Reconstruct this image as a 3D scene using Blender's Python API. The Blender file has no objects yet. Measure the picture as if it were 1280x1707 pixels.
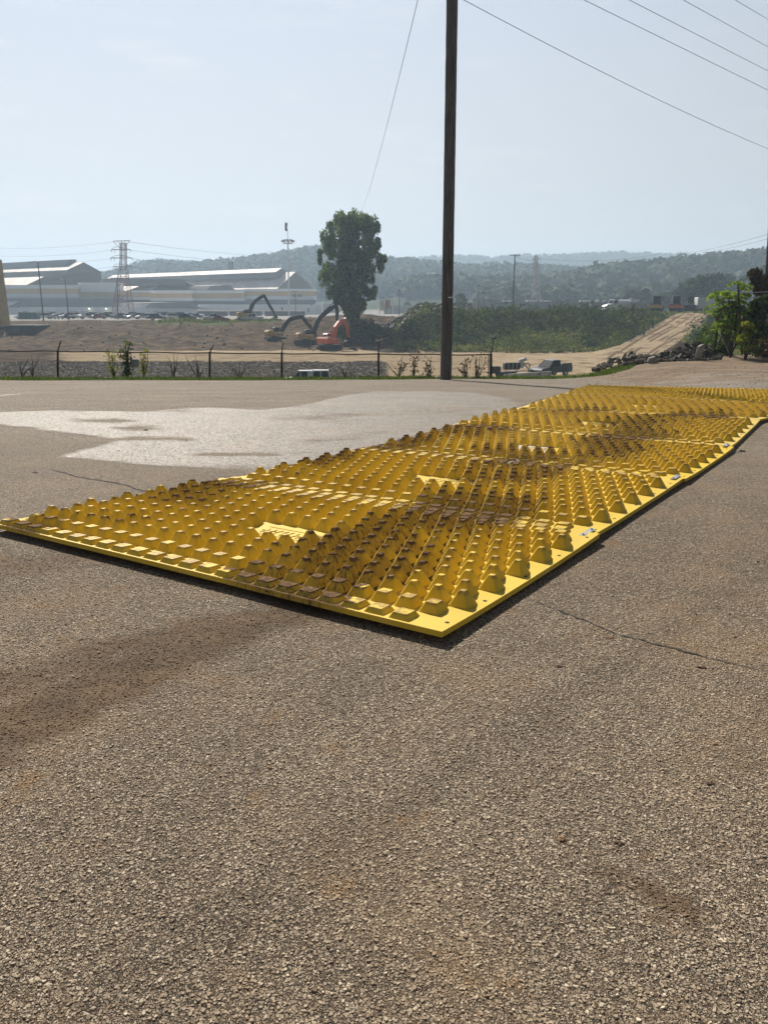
import bpy, math, random
import numpy as np
from mathutils import Vector, Matrix
random.seed(7); RNG = np.random.default_rng(11)
R = math.radians
S = bpy.context.scene
COL = S.collection

# ------------------------------------------------------------------ camera, sky, sun, exposure
F, CX, CY, HZ, CAMH = 1330.0, 640.0, 853.5, 512.0, 1.54
T = math.atan((CY - HZ) / F); CT, ST = math.cos(T), math.sin(T)
cam = bpy.data.cameras.new('camera'); camo = bpy.data.objects.new('camera', cam); COL.objects.link(camo)
cam.sensor_fit = 'VERTICAL'; cam.sensor_height = 24.0; cam.lens = F / 1707 * 24.0
cam.clip_start = 0.05; cam.clip_end = 9000
camo.location = (0, 0, CAMH); camo.rotation_euler = (math.pi / 2 - T, 0, 0)
S.camera = camo
SUN_EL, SUN_AZ = 39.0, -20.5            # azimuth from the view direction, negative = left
sun = bpy.data.lights.new('sun', 'SUN'); sun.energy = 5.0; sun.angle = R(0.6); sun.color = (1.0, 0.93, 0.82)
suno = bpy.data.objects.new('sun', sun); COL.objects.link(suno)
sd = Vector((math.sin(R(SUN_AZ)) * math.cos(R(SUN_EL)), math.cos(R(SUN_AZ)) * math.cos(R(SUN_EL)), math.sin(R(SUN_EL))))
suno.rotation_euler = sd.to_track_quat('Z', 'Y').to_euler()
W = bpy.data.worlds.new('World'); S.world = W; W.use_nodes = True
wn = W.node_tree; wn.nodes.clear()
wo = wn.nodes.new('ShaderNodeOutputWorld'); wb = wn.nodes.new('ShaderNodeBackground')
sky = wn.nodes.new('ShaderNodeTexSky'); sky.sky_type = 'NISHITA'; sky.sun_disc = False
sky.sun_elevation = R(SUN_EL); sky.sun_rotation = R(SUN_AZ)
sky.air_density = 1.0; sky.dust_density = .4; sky.ozone_density = 2.0; sky.altitude = 200
wb.inputs['Strength'].default_value = 0.05
# faint high wisps of cloud: a real layer of the sky, laid out on direction only
tc = wn.nodes.new('ShaderNodeTexCoord'); mp = wn.nodes.new('ShaderNodeMapping'); mp.inputs['Scale'].default_value = (2.2, 2.2, 13)
nz = wn.nodes.new('ShaderNodeTexNoise'); nz.inputs['Scale'].default_value = 3.1; nz.inputs['Detail'].default_value = 9; nz.inputs['Roughness'].default_value = .62
cr = wn.nodes.new('ShaderNodeValToRGB'); cr.color_ramp.elements[0].position = .56; cr.color_ramp.elements[1].position = .80
mx = wn.nodes.new('ShaderNodeMix'); mx.data_type = 'RGBA'
mul = wn.nodes.new('ShaderNodeMath'); mul.operation = 'MULTIPLY'; mul.inputs[1].default_value = .35
hs = wn.nodes.new('ShaderNodeHueSaturation'); hs.inputs['Saturation'].default_value = .7; hs.inputs['Value'].default_value = .55
wn.links.new(tc.outputs['Generated'], mp.inputs['Vector']); wn.links.new(mp.outputs['Vector'], nz.inputs['Vector'])
wn.links.new(nz.outputs['Fac'], cr.inputs['Fac']); wn.links.new(cr.outputs['Color'], mul.inputs[0])
wn.links.new(mul.outputs[0], mx.inputs['Factor']); wn.links.new(sky.outputs['Color'], hs.inputs['Color'])
mx.inputs[7].default_value = (12.6, 12.0, 11.8, 1)
# hazy summer veil: palest near the horizon, brighter towards the sun's side, gone overhead
def wm(op, a, b=None, clamp=False):
    n = wn.nodes.new('ShaderNodeMath'); n.operation = op; n.use_clamp = clamp
    for q, v in enumerate((a, b)):
        if v is None: continue
        if isinstance(v, (int, float)): n.inputs[q].default_value = v
        else: wn.links.new(v, n.inputs[q])
    return n.outputs[0]
sx = wn.nodes.new('ShaderNodeSeparateXYZ'); wn.links.new(tc.outputs['Generated'], sx.inputs[0]); X_, Y_, Z_ = sx.outputs
hn = wm('SQRT', wm('ADD', wm('ADD', wm('MULTIPLY', X_, X_), wm('MULTIPLY', Y_, Y_)), .0004))
ca_ = wm('DIVIDE', wm('ADD', wm('MULTIPLY', X_, math.sin(R(SUN_AZ))), wm('MULTIPLY', Y_, math.cos(R(SUN_AZ)))), hn)
sc_ = wm('MAXIMUM', wm('ADD', wm('MULTIPLY', ca_, .78), .21), .22)
vr = wn.nodes.new('ShaderNodeValToRGB'); e_ = vr.color_ramp.elements; e_[0].position = 0.0; e_[0].color = (.795, .790, .780, 1); e_[1].position = .34; e_[1].color = (.665, .740, .860, 1); wn.links.new(Z_, vr.inputs[0])
vm = wn.nodes.new('ShaderNodeVectorMath'); vm.operation = 'SCALE'; wn.links.new(vr.outputs[0], vm.inputs[0]); wn.links.new(wm('MULTIPLY', sc_, 12.9), vm.inputs['Scale'])
mr = wn.nodes.new('ShaderNodeMapRange'); mr.interpolation_type = 'SMOOTHSTEP'
for i_, v_ in ((1, .34), (2, .75), (3, .97), (4, .0)): mr.inputs[i_].default_value = v_
wn.links.new(Z_, mr.inputs[0])
veil = wn.nodes.new('ShaderNodeMix'); veil.data_type = 'RGBA'; wn.links.new(mr.outputs[0], veil.inputs['Factor']); wn.links.new(hs.outputs['Color'], veil.inputs[6]); wn.links.new(vm.outputs[0], veil.inputs[7])
wn.links.new(veil.outputs[2], mx.inputs[6]); wn.links.new(mx.outputs[2], wb.inputs['Color']); wn.links.new(wb.outputs[0], wo.inputs[0])
S.view_settings.view_transform = 'Standard'; S.view_settings.look = 'None'; S.view_settings.exposure = 0.68
S.view_settings.gamma = 1.0
S.cycles.volume_bounces = 1; S.cycles.max_bounces = 6; S.cycles.transparent_max_bounces = 8
S.cycles.sample_clamp_indirect = 6

def P(px, py, Y):
    "world point seen at pixel (1280x1707) at forward distance Y"
    u = (px - CX) / F; v = (py - CY) / F; fw = CT - v * ST; dn = ST + v * CT
    return Vector((u / fw * Y, Y, CAMH - dn / fw * Y))
def PX(x, y, z):
    fw = y * CT - (z - CAMH) * ST; up = y * ST + (z - CAMH) * CT
    return CX + F * x / fw, CY - F * up / fw
def hz(py, Y):      # height of something standing at distance Y whose picture row is py (near the horizon)
    return P(640, py, Y).z

# ------------------------------------------------------------------ helpers
def ss(a, b, x):
    t = np.clip((np.asarray(x, float) - a) / (b - a), 0, 1); return t * t * (3 - 2 * t)
def vnoise(x, y, seed=0):
    x = np.asarray(x, float); y = np.asarray(y, float)
    xi = np.floor(x).astype(np.int64); yi = np.floor(y).astype(np.int64); xf = x - xi; yf = y - yi
    def h(a, b):
        n = (a * 374761393 + b * 668265263 + seed * 1442695) & 0xffffffff
        n = ((n ^ (n >> 13)) * 1274126177) & 0xffffffff
        return ((n ^ (n >> 16)) & 0xffff) / 65535.0
    u = xf * xf * (3 - 2 * xf); v = yf * yf * (3 - 2 * yf)
    return (h(xi, yi) * (1 - u) + h(xi + 1, yi) * u) * (1 - v) + (h(xi, yi + 1) * (1 - u) + h(xi + 1, yi + 1) * u) * v
def fbm(x, y, o=4, seed=0):
    s = 0; a = .5
    for i in range(o):
        s = s + a * (vnoise(x * 2 ** i, y * 2 ** i, seed + i * 17) - .5); a *= .5
    return s * 2

class MB:
    def __init__(s): s.v = []; s.f = []; s.m = []
    def add(s, vs, fs, m=0):
        b = len(s.v); s.v += [tuple(v) for v in vs]; s.f += [tuple(b + i for i in f) for f in fs]; s.m += [m] * len(fs)
        return s
    def box(s, c, d, rz=0, m=0, M=None):
        x, y, z = d[0] / 2, d[1] / 2, d[2] / 2
        vs = [Vector((sx * x, sy * y, sz * z)) for sz in (-1, 1) for sx, sy in ((-1, -1), (1, -1), (1, 1), (-1, 1))]
        rm = Matrix.Rotation(rz, 3, 'Z') if M is None else M
        vs = [rm @ v + Vector(c) for v in vs]
        return s.add(vs, [(0, 3, 2, 1), (4, 5, 6, 7), (0, 1, 5, 4), (1, 2, 6, 5), (2, 3, 7, 6), (3, 0, 4, 7)], m)
    def bbox(s, c, d, b=.05, rz=0, m=0):
        "box with chamfered edges"
        x, y, z = d[0] / 2, d[1] / 2, d[2] / 2; b = min(b, x * .8, y * .8, z * .8)
        rm = Matrix.Rotation(rz, 3, 'Z'); ring = []
        for zz, k in ((-z, b), (-z + b, 0), (z - b, 0), (z, b)):
            X, Y = x - k, y - k
            pts = [(-X + (b - k), -Y), (X - (b - k), -Y), (X, -Y + (b - k)), (X, Y - (b - k)), (X - (b - k), Y), (-X + (b - k), Y), (-X, Y - (b - k)), (-X, -Y + (b - k))]
            ring.append([rm @ Vector((p[0], p[1], zz)) + Vector(c) for p in pts])
        vs = [v for r in ring for v in r]; fs = []
        for i in range(3):
            for j in range(8):
                k = (j + 1) % 8; fs.append((i * 8 + j, i * 8 + k, i * 8 + 8 + k, i * 8 + 8 + j))
        fs.append(tuple(range(7, -1, -1))); fs.append(tuple(range(24, 32)))
        return s.add(vs, fs, m)
    def tube(s, pts, r, n=6, m=0, caps=True):
        pts = [Vector(p) for p in pts]; rr = r if isinstance(r, (list, tuple)) else [r] * len(pts); vs = []; fs = []
        for i, p in enumerate(pts):
            d = (pts[min(i + 1, len(pts) - 1)] - pts[max(i - 1, 0)]).normalized()
            a = d.orthogonal().normalized() if abs(d.z) > .99 else d.cross(Vector((0, 0, 1))).normalized(); b = d.cross(a)
            for k in range(n):
                t = 2 * math.pi * k / n; vs.append(p + (a * math.cos(t) + b * math.sin(t)) * rr[i])
        for i in range(len(pts) - 1):
            for k in range(n):
                q = (k + 1) % n; fs.append((i * n + k, i * n + q, i * n + n + q, i * n + n + k))
        if caps: fs.append(tuple(range(n - 1, -1, -1))); fs.append(tuple(range(len(pts) * n - n, len(pts) * n)))
        return s.add(vs, fs, m)
    def prism(s, poly, y0, y1, m=0, ax='y'):
        "polygon in (x,z) extruded along y (or polygon in (y,z) along x)"
        n = len(poly)
        if ax == 'y': vs = [(a, y0, b) for a, b in poly] + [(a, y1, b) for a, b in poly]
        else: vs = [(y0, a, b) for a, b in poly] + [(y1, a, b) for a, b in poly]
        fs = [tuple(range(n)), tuple(range(2 * n - 1, n - 1, -1))] + [(i, n + i, n + (i + 1) % n, (i + 1) % n) for i in range(n)]
        return s.add(vs, fs, m)
    def build(s, name, mats, parent=None, smooth=False, world=False):
        me = bpy.data.meshes.new(name)
        off = Vector((0, 0, 0))
        vs = s.v
        if world and parent is not None:
            o_ = parent.location; vs = [(v[0] - o_.x, v[1] - o_.y, v[2] - o_.z) for v in vs]
        me.from_pydata(vs, [], s.f)
        mats = mats if isinstance(mats, (list, tuple)) else [mats]
        for m in mats: me.materials.append(m)
        if len(mats) > 1: me.polygons.foreach_set('material_index', s.m)
        if smooth: me.polygons.foreach_set('use_smooth', [True] * len(me.polygons))
        me.update()
        o = bpy.data.objects.new(name, me); COL.objects.link(o)
        if parent is not None: o.parent = parent
        return o
def quads_obj(name, Q, mats, parent=None, mi=None, off=(0, 0, 0)):
    "Q: (N,4,3) array of quads as one mesh"
    Q = np.asarray(Q, np.float32) - np.asarray(off, np.float32); N = len(Q); me = bpy.data.meshes.new(name)
    me.vertices.add(N * 4); me.vertices.foreach_set('co', Q.reshape(-1))
    me.loops.add(N * 4); me.loops.foreach_set('vertex_index', np.arange(N * 4, dtype=np.int32))
    me.polygons.add(N); me.polygons.foreach_set('loop_start', np.arange(0, N * 4, 4, dtype=np.int32))
    try: me.polygons.foreach_set('loop_total', np.full(N, 4, np.int32))
    except Exception: pass
    me.polygons.foreach_set('use_smooth', [False] * N)
    for m in (mats if isinstance(mats, (list, tuple)) else [mats]): me.materials.append(m)
    if mi is not None: me.polygons.foreach_set('material_index', np.asarray(mi, np.int32))
    me.update(calc_edges=True); me.validate()
    o = bpy.data.objects.new(name, me); COL.objects.link(o)
    if parent is not None: o.parent = parent
    return o
def grid_mesh(name, X, Y, Z, mat, attrs=None, smooth=True):
    ny, nx = X.shape; me = bpy.data.meshes.new(name)
    co = np.stack([X, Y, Z], -1).reshape(-1, 3).astype(np.float32)
    i = np.arange(ny - 1)[:, None] * nx + np.arange(nx - 1)[None]
    f = np.stack([i, i + 1, i + nx + 1, i + nx], -1).reshape(-1, 4).astype(np.int32)
    me.vertices.add(len(co)); me.vertices.foreach_set('co', co.reshape(-1))
    me.loops.add(f.size); me.loops.foreach_set('vertex_index', f.reshape(-1))
    me.polygons.add(len(f)); me.polygons.foreach_set('loop_start', np.arange(0, f.size, 4, dtype=np.int32))
    try: me.polygons.foreach_set('loop_total', np.full(len(f), 4, np.int32))
    except Exception: pass
    me.materials.append(mat); me.update(calc_edges=True); me.validate()
    if smooth: me.polygons.foreach_set('use_smooth', [True] * len(me.polygons))
    for k, a in (attrs or {}).items():
        at = me.attributes.new(k, 'FLOAT', 'POINT'); at.data.foreach_set('value', np.ascontiguousarray(a.reshape(-1), np.float32))
    o = bpy.data.objects.new(name, me); COL.objects.link(o); return o
def tag(o, label=None, cat=None, group=None, kind=None):
    if label: o['label'] = label
    if cat: o['category'] = cat
    if group: o['group'] = group
    if kind: o['kind'] = kind
    return o
def thing(name, loc, label, cat, group=None, rz=0):
    o = bpy.data.objects.new(name, None); COL.objects.link(o); o.location = loc; o.rotation_euler = (0, 0, rz)
    o.empty_display_size = .3
    return tag(o, label, cat, group)
def dup(o, loc=None, rz=None, label=None, group=None, parent=None, sc=None):
    c = o.copy(); COL.objects.link(c)
    if parent is not None: c.parent = parent
    for ch in o.children: dup(ch, parent=c)
    if loc is not None: c.location = loc
    if rz is not None: c.rotation_euler = (0, 0, rz)
    if sc is not None: c.scale = (sc, sc, sc)
    if label: c['label'] = label
    if group: c['group'] = group
    return c

# ------------------------------------------------------------------ materials
class NT:
    def __init__(s, name):
        s.m = bpy.data.materials.new(name); s.m.use_nodes = True; s.t = s.m.node_tree; s.n = s.t.nodes
        s.b = s.n['Principled BSDF']; s.out = s.n['Material Output']
    def N(s, ty, **k):
        n = s.n.new(ty)
        for a, b in k.items():
            if a[0] == '_': setattr(n, a[1:], b)
            else:
                key = a.replace('_', ' ')
                if key in n.inputs: n.inputs[key].default_value = b
        return n
    def L(s, a, b): s.t.links.new(a, b)
    def pos(s, scale=(1, 1, 1), rot=(0, 0, 0), obj=False):
        if obj: g = s.N('ShaderNodeTexCoord').outputs['Object']
        else: g = s.N('ShaderNodeNewGeometry').outputs['Position']
        m = s.N('ShaderNodeMapping'); m.inputs['Scale'].default_value = scale; m.inputs['Rotation'].default_value = rot
        s.L(g, m.inputs['Vector']); return m.outputs['Vector']
    def noise(s, v, scale, detail=4, rough=.55):
        n = s.N('ShaderNodeTexNoise', Scale=scale, Detail=detail, Roughness=rough); s.L(v, n.inputs['Vector']); return n
    def vor(s, v, scale, feat='F1'):
        n = s.N('ShaderNodeTexVoronoi', _feature=feat, Scale=scale); s.L(v, n.inputs['Vector']); return n
    def ramp(s, f, stops, interp='LINEAR'):
        n = s.N('ShaderNodeValToRGB'); n.color_ramp.interpolation = interp; e = n.color_ramp.elements
        while len(e) < len(stops): e.new(.5)
        for q, (p, c) in zip(e, stops):
            q.position = p; q.color = tuple(c) + (1,) if len(c) == 3 else c
        s.L(f, n.inputs['Fac']); return n.outputs['Color']
    def math(s, op, a, b=None, clamp=False):
        n = s.N('ShaderNodeMath', _operation=op, _use_clamp=clamp)
        for i, q in enumerate((a, b)):
            if q is None: continue
            if isinstance(q, (int, float)): n.inputs[i].default_value = q
            else: s.L(q, n.inputs[i])
        return n.outputs[0]
    def mix(s, f, a, b, mode='MIX'):
        n = s.N('ShaderNodeMix', _data_type='RGBA', _blend_type=mode)
        for i, q in ((0, f), (6, a), (7, b)):
            if isinstance(q, (int, float)): n.inputs[i].default_value = q
            elif isinstance(q, tuple): n.inputs[i].default_value = q if len(q) == 4 else q + (1,)
            else: s.L(q, n.inputs[i])
        return n.outputs[2]
    def attr(s, name): return s.N('ShaderNodeAttribute', _attribute_name=name).outputs['Fac']
    def sstep(s, f, a, b):
        n = s.N('ShaderNodeMapRange', _interpolation_type='SMOOTHSTEP'); n.inputs[1].default_value = a; n.inputs[2].default_value = b
        s.L(f, n.inputs[0]); return n.outputs[0]
    def bump(s, h, strength=.5, dist=.02, prev=None):
        n = s.N('ShaderNodeBump', Strength=strength, Distance=dist); s.L(h, n.inputs['Height'])
        if prev is not None: s.L(prev, n.inputs['Normal'])
        return n.outputs['Normal']
def simple(name, col, rough=.7, var=.25, scale=3.0, bump=0, metal=0, stretch=(1, 1, 1), dirt=None, dirt_amt=.0, spec=.5, obj=True, bscale=None):
    t = NT(name); v = t.pos(stretch, obj=obj); n = t.noise(v, scale, 6, .62)
    lo = tuple(c * (1 - var) for c in col); hi = tuple(min(1, c * (1 + var)) for c in col)
    c = t.ramp(n.outputs['Fac'], [(.3, lo), (.7, hi)])
    if dirt:
        n2 = t.noise(v, scale * .6, 8, .7); f = t.sstep(n2.outputs['Fac'], .62 - .3 * dirt_amt, .72 - .1 * dirt_amt); c = t.mix(f, c, dirt)
    t.L(c, t.b.inputs['Base Color']); t.b.inputs['Roughness'].default_value = rough; t.b.inputs['Metallic'].default_value = metal
    t.b.inputs['Specular IOR Level'].default_value = spec
    if bump:
        n3 = t.noise(v, bscale or scale * 3, 6, .65); t.L(t.bump(n3.outputs['Fac'], .6, bump), t.b.inputs['Normal'])
    return t.m
def leafmat(name, c0, c1, c2=None, trans=.35, scale=.5, rough=.8, vary=.5):
    t = NT(name); g = t.N('ShaderNodeNewGeometry'); v = t.pos()
    n = t.noise(v, scale, 3); r = t.math('ADD', t.math('MULTIPLY', g.outputs['Random Per Island'], .55), t.math('MULTIPLY', t.math('ADD', t.math('MULTIPLY', t.math('SUBTRACT', n.outputs['Fac'], .5), 1.0), .5 / max(vary, .5) * .5), vary))
    c = t.ramp(r, [(.25, c0), (.6, c1), (.85, c2 or c1)])
    t.L(c, t.b.inputs['Base Color']); t.b.inputs['Roughness'].default_value = rough; t.b.inputs['Specular IOR Level'].default_value = .08
    tr = t.N('ShaderNodeBsdfTranslucent'); c2_ = t.mix(1.0, c, (.9, 1.0, .45), 'MULTIPLY'); t.L(c2_, tr.inputs['Color'])
    ms = t.N('ShaderNodeMixShader'); ms.inputs[0].default_value = trans
    t.L(t.b.outputs[0], ms.inputs[1]); t.L(tr.outputs[0], ms.inputs[2]); t.L(ms.outputs[0], t.out.inputs[0]); return t.m

# asphalt chip seal
def asphalt():
    t = NT('chip_seal_asphalt'); v = t.pos()
    warp = t.noise(v, 55, 2); wv = t.N('ShaderNodeVectorMath', _operation='MULTIPLY_ADD'); wv.inputs[1].default_value = (.012, .012, .012)
    t.L(warp.outputs['Color'], wv.inputs[0]); t.L(v, wv.inputs[2]); v2 = wv.outputs[0]
    a = t.vor(v2, 92); ae = t.vor(v2, 92, 'DISTANCE_TO_EDGE'); b = t.vor(v2, 170); be = t.vor(v2, 170, 'DISTANCE_TO_EDGE')
    sa = t.N('ShaderNodeSeparateColor'); t.L(a.outputs['Color'], sa.inputs[0]); sb = t.N('ShaderNodeSeparateColor'); t.L(b.outputs['Color'], sb.inputs[0])
    stops = [(0, (.125, .092, .064)), (.35, (.235, .183, .132)), (.7, (.33, .265, .196)), (.93, (.43, .36, .275)), (1, (.55, .48, .38))]
    ca = t.ramp(sa.outputs[0], stops); cb = t.ramp(sb.outputs[0], stops)
    big = t.sstep(sa.outputs[1], .30, .34)
    ga = t.sstep(ae.outputs['Distance'], .02, .16); gb = t.sstep(be.outputs['Distance'], .02, .2)
    isa = t.math('MULTIPLY', big, ga)
    col = t.mix(isa, t.mix(gb, (.050, .041, .033), cb), ca)
    # broad wear
    w1 = t.noise(t.pos((1, 1, 1)), .35, 5, .6); w2 = t.noise(t.pos((1, 1, 1)), 2.7, 6, .7)
    tone = t.ramp(w1.outputs['Fac'], [(.3, (.82, .80, .79)), (.7, (1.12, 1.12, 1.1))]); col = t.mix(1.0, col, tone, 'MULTIPLY')
    tone2 = t.ramp(w2.outputs['Fac'], [(.3, (.86, .86, .86)), (.7, (1.1, 1.09, 1.07))]); col = t.mix(1.0, col, tone2, 'MULTIPLY')
    # rusty blotches of clay
    bl = t.noise(t.pos(), 3.6, 5, .6); bf = t.math('MULTIPLY', t.sstep(bl.outputs['Fac'], .60, .72), .60); col = t.mix(bf, col, (.26, .145, .062)); b3 = t.noise(t.pos(), .9, 6, .65); col = t.mix(t.math('MULTIPLY', t.sstep(b3.outputs['Fac'], .46, .66), .38), col, (.34, .235, .140))
    # farther lot: older, smoother, dusted
    far = t.attr('dust'); dn = t.noise(t.pos((.35, 1, 1)), 1.6, 8, .7)
    dcol = t.ramp(dn.outputs['Fac'], [(.3, (.225, .185, .145)), (.7, (.35, .298, .24))])
    col = t.mix(t.math('MULTIPLY', far, .75), col, dcol)
    sp2 = t.noise(t.pos((1, .55, 1)), 34, 4, .8); col = t.mix(t.math('MULTIPLY', far, 1.0), col, t.mix(1.0, col, t.ramp(sp2.outputs['Fac'], [(.36, (.58, .57, .56)), (.5, (.98, .98, .98)), (.64, (1.42, 1.42, 1.42))]), 'MULTIPLY'))
    mudn = t.noise(t.pos((.5, 1, 1)), 3.2, 9, .75); mud = t.math('ADD', t.math('MULTIPLY', t.attr('mud'), .8), t.math('MULTIPLY', t.math('SUBTRACT', mudn.outputs['Fac'], .5), 2.6))
    mf = t.math('MULTIPLY', t.sstep(mud, .15, .95), t.sstep(t.attr('mud'), 0, .35)); mcol = t.ramp(mudn.outputs['Fac'], [(.35, (.044, .026, .013)), (.65, (.135, .084, .043))])
    col = t.mix(t.math('MULTIPLY', mf, .85), col, mcol)
    cl = t.noise(t.pos((.45, 1, 1)), 2.2, 10, .72); clay = t.math('ADD', t.attr('clay'), t.math('MULTIPLY', t.math('SUBTRACT', cl.outputs['Fac'], .5), 1.2))
    cf = t.sstep(clay, .35, .7); ccol = t.ramp(cl.outputs['Fac'], [(.3, (.13, .088, .055)), (.5, (.26, .185, .12)), (.7, (.36, .29, .21))]); col = t.mix(cf, col, ccol)
    # wet film
    wnn = t.noise(t.pos((.4, 1, 1)), 1.5, 8, .66); wn2 = t.noise(t.pos((.25, 1, 1)), 4.5, 8, .75); wet = t.math('ADD', t.math('ADD', t.math('MULTIPLY', t.attr('wet'), .9), t.math('MULTIPLY', t.math('SUBTRACT', wnn.outputs['Fac'], .5), 1.7)), t.math('MULTIPLY', t.math('SUBTRACT', wn2.outputs['Fac'], .5), 1.1))
    spk = t.noise(t.pos((1, .6, 1)), 42, 3, .8); spf = t.sstep(spk.outputs['Fac'], .36, .60)
    wf = t.math('MULTIPLY', t.math('MULTIPLY', t.sstep(wet, .30, .80), t.sstep(t.attr('wet'), .15, .6)), t.math('ADD', .14, t.math('MULTIPLY', spf, .72)))
    col = t.mix(t.math('MULTIPLY', wf, .35), col, t.mix(1.0, col, (.62, .62, .66), 'MULTIPLY'))
    t.L(col, t.b.inputs['Base Color'])
    rr = t.N('ShaderNodeMapRange'); t.L(wf, rr.inputs[0]); rr.inputs[3].default_value = .82; rr.inputs[4].default_value = .38; t.L(rr.outputs[0], t.b.inputs['Roughness'])
    sp = t.N('ShaderNodeMapRange'); t.L(wf, sp.inputs[0]); sp.inputs[3].default_value = .15; sp.inputs[4].default_value = .75; t.L(sp.outputs[0], t.b.inputs['Specular IOR Level'])
    # relief: chips stand proud, each with its own height and tilt
    ha = t.math('MULTIPLY', isa, t.math('ADD', .55, t.math('MULTIPLY', sa.outputs[2], .6)))
    hb = t.math('MULTIPLY', gb, t.math('ADD', .25, t.math('MULTIPLY', sb.outputs[2], .35)))
    h = t.math('MAXIMUM', ha, hb); tl = t.noise(v2, 90, 3); h = t.math('ADD', h, t.math('MULTIPLY', tl.outputs['Fac'], .7))
    k = t.math('SUBTRACT', 1.0, t.math('MULTIPLY', mf, .45)); k = t.math('MULTIPLY', k, t.math('SUBTRACT', 1.0, t.math('MULTIPLY', wf, .1)))
    nb = t.N('ShaderNodeBump', Distance=.011); t.L(h, nb.inputs['Height']); t.L(k, nb.inputs['Strength'])
    lump = t.noise(t.pos(), 6, 5, .6); t.L(t.bump(lump.outputs['Fac'], .35, .03, nb.outputs[0]), t.b.inputs['Normal'])
    return t.m
M_ASPH = asphalt()
def terrain_mat():
    t = NT('earth_and_gravel'); v = t.pos((1, 1, 1)); n = t.noise(v, .35, 10, .7); n2 = t.noise(v, 2.5, 6, .7)
    base = t.ramp(n.outputs['Fac'], [(.32, (.018, .011, .006)), (.48, (.052, .033, .018)), (.66, (.135, .088, .048))])
    st_ = t.noise(t.pos((.25, 1, 3), (0, 0, .5)), .9, 7, .7); base = t.mix(t.math('MULTIPLY', t.sstep(st_.outputs['Fac'], .52, .66), .55), base, (.20, .135, .08)); base = t.mix(t.math('MULTIPLY', t.sstep(st_.outputs['Fac'], .46, .36), .6), base, (.014, .009, .006))
    tan = t.ramp(n2.outputs['Fac'], [(.3, (.25, .185, .115)), (.7, (.40, .315, .205))])
    tr = t.noise(t.pos((.5, 1.0, 1), (0, 0, .25)), .5, 8, .7); tan = t.mix(t.sstep(tr.outputs['Fac'], .5, .62), tan, (.17, .12, .075))
    tf = t.sstep(t.math('ADD', t.attr('tan'), t.math('MULTIPLY', t.math('SUBTRACT', n.outputs['Fac'], .5), .7)), .4, .62)
    c = t.mix(tf, base, tan)
    vo = t.vor(v, 2.2); vs = t.N('ShaderNodeSeparateColor'); t.L(vo.outputs['Color'], vs.inputs[0])
    rt = t.attr('rut'); rn = t.noise(v, 1.2, 6, .7); c = t.mix(t.math('MULTIPLY', t.sstep(t.math('ADD', rt, t.math('MULTIPLY', t.math('SUBTRACT', rn.outputs['Fac'], .5), .9)), .45, .7), .85), c, (.095, .062, .038))
    rub = t.ramp(vs.outputs[0], [(0, (.030, .024, .018)), (.6, (.075, .060, .047)), (.9, (.14, .12, .095)), (1, (.30, .28, .25))])
    rf = t.sstep(t.math('ADD', t.attr('rubble'), t.math('MULTIPLY', t.math('SUBTRACT', n2.outputs['Fac'], .5), .8)), .4, .7); c = t.mix(rf, c, rub)
    gr = t.ramp(n2.outputs['Fac'], [(.3, (.032, .048, .016)), (.7, (.085, .115, .038))])
    gf = t.sstep(t.math('ADD', t.attr('green'), t.math('MULTIPLY', t.math('SUBTRACT', n.outputs['Fac'], .5), .5)), .35, .65); c = t.mix(gf, c, gr)
    fo = t.attr('forest'); fn = t.noise(v, .05, 8, .7); fc = t.ramp(fn.outputs['Fac'], [(.3, (.022, .034, .014)), (.7, (.055, .078, .030))]); c = t.mix(fo, c, fc)
    pv = t.attr('paved'); pn = t.noise(v, .5, 5); pc = t.ramp(pn.outputs['Fac'], [(.3, (.20, .19, .18)), (.7, (.30, .29, .27))]); c = t.mix(pv, c, pc)
    t.L(c, t.b.inputs['Base Color']); t.b.inputs['Roughness'].default_value = .95; t.b.inputs['Specular IOR Level'].default_value = .03
    h = t.math('ADD', t.math('MULTIPLY', n.outputs['Fac'], 1.0), t.math('MULTIPLY', vo.outputs['Distance'], t.math('MULTIPLY', rf, -.8)))
    t.L(t.bump(h, .8, .6), t.b.inputs['Normal'])
    return t.m
M_TERR = terrain_mat()
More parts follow.
